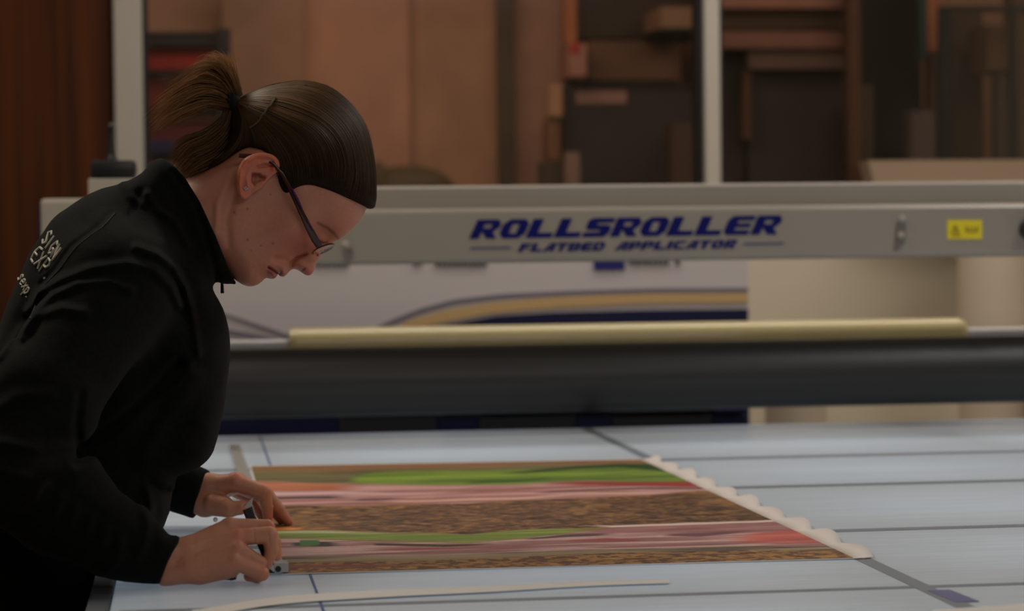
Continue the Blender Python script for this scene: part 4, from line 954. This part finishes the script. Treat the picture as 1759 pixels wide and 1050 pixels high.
for nm, strokes in EMB.items():
    for s_i in strokes:
        pts = []
        for a, b_ in zip(s_i[:-1], s_i[1:]):
            for t in np.linspace(0, 1, 5)[:-1]: pts.append((a[0]+(b_[0]-a[0])*t, a[1]+(b_[1]-a[1])*t))
        pts.append(s_i[-1]); q = [on_jacket(x/5.836, 360+y/5.836) for x, y in pts]; q = [p for p in q if p is not None]
        if len(q) > 1: MB().tube(q, .0014 if nm != 'sexp.' else .0010, 5).build('embroidered_stroke', M['thread'], jacket, True)
# seam and zip
q = [on_jacket(*p) for p in [(197, 367), (186, 380), (176, 391), (152, 408), (132, 424), (117, 443), (104, 462), (90, 477), (79, 488), (70, 505), (62, 524), (52, 548)]]
q = [p for p in q if p is not None]
if len(q) > 2: MB().tube(q, .0007, 5).build('shoulder_seam', mat('black_thread', rgb(46, 46, 42), .8), jacket, True)
zp = P(382, 486, Y0-.004)
b = MB(); b.tube([P(381, 481, Y0-.004), P(381.5, 488, Y0-.004), P(382, 504, Y0-.004)], [.0014, .0018, .0022], 8); b.build('zip_pull', M['black'], jacket, True)
# trousers and shoes
TRO = [((60, 930, -95), (75, 1080, -110), 118, 105), ((60, 930, 95), (75, 1080, 110), 118, 105), ((70, 900, 0), (60, 990, 0), 120, 120)]
zf_ = lambda z: 416+(CAMZ-z)*SP
vk, va = zf_(.48), zf_(.09)
for sgn in (-1, 1):
    TRO += [((75, 1080, sgn*110), (70, vk, sgn*115), 105, 74), ((70, vk, sgn*115), (40, va, sgn*125), 74, 58)]
u, v, w = grid(-110, 240, 800, zf_(.03), -260, 262, 8); U, V, W = np.meshgrid(u, v, w, indexing='ij'); D = None
for a, b_, ra, rb in TRO: 
    c = cone(U, V, W, a, b_, ra, rb); D = c if D is None else smin(D, c, 16)
D = D+3*(fbm(U/40, V/60, 13, 2)-.5); D = np.maximum(D, (V-(zf_(.05))))
Vt_, Qt = from_field(D.astype(np.float32), (u[0], v[0], w[0]), 8, Y0)
TW = to_world(Vt_, Y0); hit = (TW[:, 2] < TZ+.02) & (TW[:, 0] > XT0-.035); TW[hit, 0] = XT0-.035
mk('trousers', TW, Qt, M['trousers'], person, True)
for sgn in (-1, 1):
    p = to_world(np.array([[40, va, sgn*125.]]), Y0)[0]
    b = MB(); b.tube([(p[0]-.06, p[1], .045), (p[0]+.0, p[1], .05), (p[0]+.08, p[1], .042), (p[0]+.16, p[1], .032)], [.036, .044, .040, .028], 14)
    b.ball((p[0]+.165, p[1], .03), .028, 14, 8, (1.2, 1.2, .9)); b.ball((p[0]-.06, p[1], .04), .036, 14, 8)
    b.box((p[0]-.10, p[1]-.04, .0), (p[0]+.20, p[1]+.04, .014), .006)
    b.build('shoe', M['shoe'], person, True)

# ---- hair: a solid cap, strands laid over it, the two tails
hair = empty('hair', P(520, 250, Y0)); hair.parent = person; hair.matrix_parent_inverse = person.matrix_world.inverted()
HOUT = [(300, 318), (322, 302), (348, 280), (372, 260), (386, 236), (391, 206), (400, 180), (414, 166), (440, 154), (463, 147), (497, 140), (531, 138), (570, 149), (604, 177), (629, 215),
        (642, 257), (647, 310), (647, 350), (637, 366), (616, 390), (560, 440), (500, 470), (400, 440), (300, 400)]
HREG = smooth_poly([(655, 363), (642, 361), (625, 356), (604, 347), (585, 339), (566, 331), (548, 325), (531, 320), (515, 321), (503, 326), (494, 333), (486, 334), (479, 326), (474, 312), (474, 296), (466, 276), (450, 262), (436, 258), (424, 255),
        (405, 264), (388, 276), (366, 288), (340, 298), (318, 306), (290, 300), (330, 210), (380, 140), (480, 100), (620, 100), (700, 250), (690, 360)], 1)
hh = 1.8
u, v, w = grid(290, 662, 128, 400, 0, 126, hh)
U2, V2, d2, W2, R2 = head2d(u, v); dO = poly_dist(U2, V2, smooth_poly(HOUT, 1)); W2h = W2+5.5
AW = w[None, None, :]; k = np.maximum(0, 1-dO/(R2+6))[..., None]
Dc = (np.sqrt((AW/W2h[..., None])**2+k**2)-1)*np.minimum(R2, W2h)[..., None]
dr = poly_dist(U2, V2, HREG)
Dc = smax(Dc, -dr[..., None]*np.ones_like(AW), 6)
Dc = np.concatenate([Dc[..., :0:-1], Dc], axis=2).astype(np.float32)
Vc, Qc = from_field(Dc, (u[0], v[0], -w[-1]), hh, Y0)
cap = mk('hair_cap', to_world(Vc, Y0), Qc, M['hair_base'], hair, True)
from math import floor
def cap_w(x, y):
    """half width of the cap at x,y"""
    i = (np.asarray(x)-u[0])/hh; j = (np.asarray(y)-v[0])/hh; i = np.clip(i, 0, len(u)-2); j = np.clip(j, 0, len(v)-2)
    i0 = i.astype(int); j0 = j.astype(int); fx = i-i0; fy = j-j0
    return ((WC[i0, j0]*(1-fx)+WC[i0+1, j0]*fx)*(1-fy)+(WC[i0, j0+1]*(1-fx)+WC[i0+1, j0+1]*fx)*fy)
WC = W2h*np.sqrt(np.clip(1-np.maximum(0, 1-np.maximum(dO, 0)/(R2+6))**2, 0, 1))
def cat(path, n):
    """smooth path through points, n samples"""
    p = np.array(path, float); k = len(p); t = np.linspace(0, k-1.0001, n); i = t.astype(int); f = (t-i)[:, None]
    g = lambda q: p[np.clip(q, 0, k-1)]
    a, b_, c, d = g(i-1), g(i), g(i+1), g(i+2)
    return .5*((2*b_)+(-a+c)*f+(2*a-5*b_+4*c-d)*f**2+(-a+3*b_-3*c+d)*f**3)
def strands(name, paths, rads, cols, m, parent):
    """many thin three-sided strands in one mesh: nobody could count them"""
    Vs = []; Qs = []; Cs = []; off = 0
    for pth, r, c in zip(paths, rads, cols):
        Wp_ = to_world(pth, Y0); n = len(Wp_); d = np.gradient(Wp_, axis=0); d /= np.linalg.norm(d, axis=1)[:, None]+1e-9
        up = np.array([.13, .97, .2]); a = np.cross(d, up); a /= np.linalg.norm(a, axis=1)[:, None]+1e-9; b_ = np.cross(d, a)
        rr_ = (r*(1-np.linspace(0, 1, n)**3*.85))[:, None]
        for q in range(3):
            t = 2*math.pi*q/3; Vs.append(Wp_+(a*math.cos(t)+b_*math.sin(t))*rr_)
        i = np.arange(n-1)
        for q in range(3):
            e = (q+1) % 3; Qs.append(np.stack([off+q*n+i, off+e*n+i, off+e*n+i+1, off+q*n+i+1], 1))
        c = np.asarray(c); c = np.broadcast_to(c, (n, 3)); Cs.append(np.tile(c, (3, 1))); off += 3*n
    o = mk(name, np.concatenate(Vs), np.concatenate(Qs), m, parent, True); set_color(o, np.concatenate(Cs)); o['kind'] = 'stuff'; return o
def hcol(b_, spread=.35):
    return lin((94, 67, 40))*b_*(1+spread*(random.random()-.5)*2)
TOP = [(644, 356), (646, 312), (640, 258), (627, 217), (602, 180), (568, 152), (531, 141), (497, 143), (463, 150), (436, 160), (412, 174)]
MID = [(566, 333), (580, 300), (575, 262), (556, 232), (528, 212), (498, 200), (470, 190), (445, 184), (425, 180), (415, 178), (410, 178)]
LOW = [(482, 332), (472, 306), (466, 284), (456, 262), (446, 244), (438, 228), (430, 214), (423, 202), (417, 192), (412, 186), (409, 181)]
NAP = [(350, 284), (366, 278), (384, 268), (398, 256), (408, 242), (413, 228), (415, 214), (414, 202), (412, 194), (410, 188), (408, 184)]
keys = [np.array(k_, float) for k_ in (TOP, MID, LOW, NAP)]
paths = []; rads = []; cols = []
for sgn in (-1, 1):
    for q in range(2600 if sgn < 0 else 1200):
        lam = random.random()*3; i = min(int(lam), 2); f = lam-i; k_ = keys[i]*(1-f)+keys[i+1]*f
        # start part-way so ends do not line up
        xy = cat(k_, 26); j = RNG.normal(0, .9, 2)*np.linspace(1, .3, 26)[:, None]; xy = xy+j
        ok = poly_dist(xy[:, 0], xy[:, 1], HREG) > 1.0; 
        if ok.sum() < 8: continue
        xy = xy[ok]; st = random.randint(0, 3); xy = xy[st:]
        ww = cap_w(xy[:, 0], xy[:, 1])+random.uniform(-.5, 1.6); ww = np.minimum(ww, 400)
        endk = smst(0, 1, np.linspace(0, 1, len(xy))*3); 
        p3 = np.column_stack([xy, sgn*np.abs(ww)])
        paths.append(p3[::-1]); rads.append(random.uniform(.0003, .00055) if random.random() < .8 else random.uniform(.0006, .0010)); cols.append(hcol(1, .55)[None, :]*np.linspace(1.15, .36, len(xy))[:, None])  # strands lighter at the tie, darker forward: lamp shading put into their colour
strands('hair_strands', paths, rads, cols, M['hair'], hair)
def tail(name, fams, n, spread, start_sp, parent, rad=(.0003, .0006), br=1.0, wz=(26, 34)):
    paths = []; rads = []; cols = []
    fam = [cat(f_, 18) for f_ in fams]
    NC = 26; cb = RNG.uniform(.45, 1.45, NC); co_ = RNG.normal(0, 3.2, (NC, 2)); cw_ = RNG.uniform(-1, 1, NC)
    for q in range(n):
        lam = random.random()*(len(fam)-1); ci = min(int(lam/(len(fam)-1)*NC), NC-1) if random.random() < .6 else random.randrange(NC); i = min(int(lam), len(fam)-2); f = lam-i; k_ = fam[i]*(1-f)+fam[i+1]*f
        t = np.linspace(0, 1, 18)[:, None]; L_ = random.uniform(.6, 1.0)
        if random.random() < .12: L_ = random.uniform(1.0, 1.1)
        k_ = cat(k_[:max(6, int(18*min(L_, 1)))], 16); t = np.linspace(0, 1, 16)[:, None]
        ang = RNG.normal(0, spread, 2); k_ = k_+RNG.normal(0, start_sp, 2)+ang*t**1.6+co_[ci]*t
        wv = RNG.normal(0, 1)*(wz[0]*.35+wz[1]*.6*t[:, 0]); wv = np.clip(wv, -46, 46)
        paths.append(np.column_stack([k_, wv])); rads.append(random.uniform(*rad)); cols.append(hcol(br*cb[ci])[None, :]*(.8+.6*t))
    return strands(name, paths, rads, cols, M['hair'], parent)
UP = [[(412, 162), (404, 140), (396, 112), (388, 98)],
      [(408, 163), (398, 134), (380, 106), (362, 97), (348, 112)],
      [(403, 166), (384, 136), (358, 116), (332, 128), (300, 146), (272, 164)],
      [(399, 171), (378, 152), (344, 144), (310, 156), (280, 178), (258, 200)],
      [(396, 178), (374, 168), (344, 166), (310, 180), (282, 202), (262, 220)],
      [(393, 186), (372, 183), (350, 184), (320, 194), (290, 208), (272, 222)]]
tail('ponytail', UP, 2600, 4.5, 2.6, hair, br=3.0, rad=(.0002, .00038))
DN = [[(390, 190), (378, 208), (350, 226), (322, 236), (304, 250), (294, 266)],
      [(395, 193), (384, 222), (358, 244), (330, 256), (312, 276), (304, 290)],
      [(402, 197), (394, 232), (370, 262), (342, 278), (324, 292), (314, 304)],
      [(411, 198), (404, 240), (388, 268), (362, 286), (336, 298), (322, 306)]]
tail('nape_tail', DN, 1700, 3.5, 2.6, hair, br=1.4, rad=(.00022, .00042))
# dark cores so the tails are not see-through
def core(name, pts, m, parent, nrad=14):
    b = MB(); q = np.array([[p[0], p[1], 0] for p in pts], float); Wq = to_world(q, Y0); b.tube([tuple(x) for x in Wq], [p[2]/SP for p in pts], nrad); b.build(name, m, parent, True)
core('tail_core', [(402, 174, 9), (390, 150, 10), (378, 130, 11), (364, 122, 8), (352, 124, 3)], M['hair_base'], hair)
core('tail_core', [(402, 176, 9), (380, 166, 8), (350, 166, 9), (326, 172, 5), (310, 178, 2)], M['hair_base'], hair)
core('tail_core', [(404, 190, 9), (390, 220, 13), (370, 248, 12), (348, 264, 11), (330, 276, 7), (320, 288, 3)], M['hair_base'], hair)
# flyaways
paths = []; rads = []; cols = []
for q in range(70):
    t0 = random.uniform(.25, .95); k_ = cat(TOP, 60); i = int(t0*50); a = k_[i]; n_ = a-np.array([520, 250.]); n_ /= np.linalg.norm(n_)
    d = k_[min(i+8, 59)]-a; pth = np.array([a+d*s*random.uniform(.7, 1.3)+n_*(2+10*s*(1-s)*random.uniform(.3, 1.4)) for s in np.linspace(0, 1, 8)])
    paths.append(np.column_stack([pth, np.full(8, random.uniform(-25, 25))])); rads.append(.00009); cols.append(hcol(1.2))
for q in range(420):
    a = np.array([random.uniform(300, 352), random.uniform(120, 200)]); d = np.array([-random.uniform(25, 62), random.uniform(-22, 28)])
    b0 = random.uniform(-10, 10); pth = np.array([a+d*s+np.array([0, b0*s*(1-s)*2]) for s in np.linspace(0, 1, 8)])
    paths.append(np.column_stack([pth, np.full(8, random.uniform(-25, 25))])); rads.append(random.uniform(.00009, .00016)); cols.append(hcol(1.2))
strands('flyaway_hair', paths, rads, cols, M['hair'], hair)
# hair tie and grip
b = MB(); c = (404, 178)
ring = []
ax = np.array([.80, -.60]); pe = np.array([.52, .85])
for i in range(29):
    t = 2*math.pi*i/28; q = np.array(c)+pe*19*math.cos(t)*.95; ring.append(tuple(to_world(np.array([[q[0], q[1], 21*math.sin(t)]]), Y0)[0]))
b.tube(ring, .0080, 10, False); b.build('hair_tie', M['tie'], hair, True)
q = [(471, 171), (466, 178), (463, 185), (457, 189), (453, 197), (447, 203), (444, 210), (437, 217), (427, 224)]
q = np.array([[a, b_, -float(cap_w(a, b_))-4] for a, b_ in q]); b = MB(); b.tube([tuple(x) for x in to_world(q, Y0)], .0010, 8); b.build('hair_grip', M['clip'], hair, True)
# earring
e = to_world(np.array([[419, 328, -float(106)-1]]), Y0)[0]; b = MB(); 
for dx, dz in ((0, 0), (.0016, .001), (-.0012, .0016), (.0002, .0028)): b.ball((e[0]+dx, e[1]-.002, e[2]+dz), .0011, 8, 6)
b.build('earring', M['steel'], person, True)

# ---- glasses (lie on nose and ears)
gl = empty('eyeglasses', to_world(np.array([[545, 420, 0.]]), Y0)[0])
def lw(*pts): return [tuple(x) for x in to_world(np.array(pts, float), Y0)]
def flat_tube(B, pts, w1, w2, n=10):
    """bar whose height in the side view is w1 and thickness across is w2 (px lists)"""
    k = len(pts); V = []; 
    for i, p in enumerate(pts):
        a = np.array(pts[max(i-1, 0)], float); c_ = np.array(pts[min(i+1, k-1)], float); d = (c_-a)[:2]; d /= np.linalg.norm(d); nrm = np.array([-d[1], d[0]])
        for j in range(n):
            t = 2*math.pi*j/n; q = np.array(p, float)[:2]+nrm*w1[i]/2*math.cos(t); V.append((q[0], q[1], p[2]+w2[i]/2*math.sin(t)))
    V = to_world(np.array(V), Y0)
    Fc = [(i*n+j, i*n+(j+1) % n, (i+1)*n+(j+1) % n, (i+1)*n+j) for i in range(k-1) for j in range(n)]+[tuple(range(n)), tuple((k-1)*n+j for j in range(n-1, -1, -1))]
    B.add(V, Fc)
for s in (-1, 1):
    b = MB(); pts = [(408, 271, s*101), (424, 272, s*101), (445, 272, s*104), (466, 285, s*108), (480, 302, s*108), (491, 322, s*106), (503, 346, s*102), (515, 370, s*97), (526, 392, s*91), (537, 412, s*83), (545, 424, s*76)]
    flat_tube(b, pts, [7, 8, 6, 6, 6, 7, 8, 9.5, 11.5, 13, 11], [3]*11); b.build('temple_arm', M['specs'], gl, True)
    b = MB(); flat_tube(b, [(497, 326, s*108.5), (506, 344, s*106), (514, 360, s*102)], [2.5, 5, 2.5], [2]*3); flat_tube(b, [(524, 380, s*97), (533, 396, s*92)], [3, 3], [2]*2)
    b.build('temple_inlay', M['purple_specs'], gl, True)
    # lens: tilted oval in front of the eye
    ev = np.array([22, -7.0, 0]); ew = np.array([2.0, 7.0, 33.0]); cen = np.array([553, 428, s*42.0])
    ring = []; 
    for i in range(32):
        t = 2*math.pi*i/32; q = cen+ev*math.sin(t)*.80+np.array([ew[0]*(1), ew[1], ew[2]])*math.cos(t)*(1)*np.array([-s*s, 1, 1.0]); ring.append(q)
    Wr = to_world(np.array(ring), Y0); nr = np.cross(Wr[8]-Wr[0], Wr[16]-Wr[0]); nr = nr/np.linalg.norm(nr)*.0016
    MB().slab([x-nr/2 for x in Wr], nr).build('lens', M['lens'], gl)
    b = MB(); low = [ring[i % 32] for i in list(range(16, 33))]; b.tube([tuple(x) for x in to_world(np.array(low), Y0)], .0009, 8); b.build('lens_rim', M['specs'], gl, True)
    b = MB(); b.tube([tuple(x) for x in to_world(np.array([ring[i] for i in range(0, 17)]), Y0)], .0011, 8); b.build('lens_rim', M['specs'], gl, True)
    b = MB(); b.tube(lw((550, 430, s*14), (546, 434, s*13), (545, 440, s*17)), .0008, 6); b.build('nose_pad', M['clip'], gl, True)
b = MB(); b.tube(lw((557, 430, -11), (566, 428, -5), (569, 427.5, 0), (566, 428, 5), (557, 430, 11)), .0010, 8); b.build('bridge', M['specs'], gl, True)
tag(gl, 'brown spectacles with purple inlay worn low on the woman\'s nose', 'glasses')

# ---- cutter held in the right hand
kn_ = empty('utility_knife', to_world(np.array([[450, 930, 16.]]), YRH)[0])
def hw(*pts): return to_world(np.array(pts, float), YRH)
def bar(a, b_, h_, w_, nm, m, parent=None, taper=1.0):
    a = np.array(a, float); b_ = np.array(b_, float); d = b_-a; n_ = np.cross(d, [0, 0, 1.]); n_ /= np.linalg.norm(n_); c_ = np.cross(d, n_); c_ /= np.linalg.norm(c_)
    V = []
    for p, k_ in ((a, 1), (b_, taper)):
        for x, y in ((-1, -.6), (-.6, -1), (.6, -1), (1, -.6), (1, .6), (.6, 1), (-.6, 1), (-1, .6)): V.append(p+n_*h_/2*x*k_+c_*w_/2*y)
    V = to_world(np.array(V), YRH)
    return MB().add(V, [(i, (i+1) % 8, 8+(i+1) % 8, 8+i) for i in range(8)]+[tuple(range(7, -1, -1)), tuple(range(8, 16))]).build(nm, m, kn_)
bar((465, 974, 18), (437, 906, 46), 15, 10, 'handle', M['knife']); bar((436, 905, 46), (426, 880, 52), 18, 9, 'handle_tail', M['knife'], None, .95)
bar((425, 879, 52), (435, 861, 54), 15, 7, 'end_clip', M['steel'], None, .12)
bar((440, 893, 44), (434, 872, 46), 2, 2, 'slide_rail', M['steel'])
bar((465.5, 975, 16), (471, 984, 16), 9, 3, 'blade', M['steel'], None, .3)
tag(kn_, 'dark grey snap-off knife with silver end clip, gripped in the near hand', 'knife')
e = T(393, 1000)
b = MB(); b.tube([(e[0]-.010, e[1]+.006, TZ+.007), (e[0]-.004, e[1]+.004, TZ+.0062), (e[0]+.004, e[1]+.002, TZ+.0056), (e[0]+.008, e[1]+.001, TZ+.005)], [.003, .0046, .0046, .003], 12)
tag(b.build('pen_cap', M['black'], None, True), 'small black cap lying under the heel of the near hand', 'cap')
e = P(370, 893, YLH-.02); b = MB(); b.ball(tuple(e), .0030, 14, 10); 
for i in range(0): pass
b.build('bracelet_bead', M['core'], person, True)
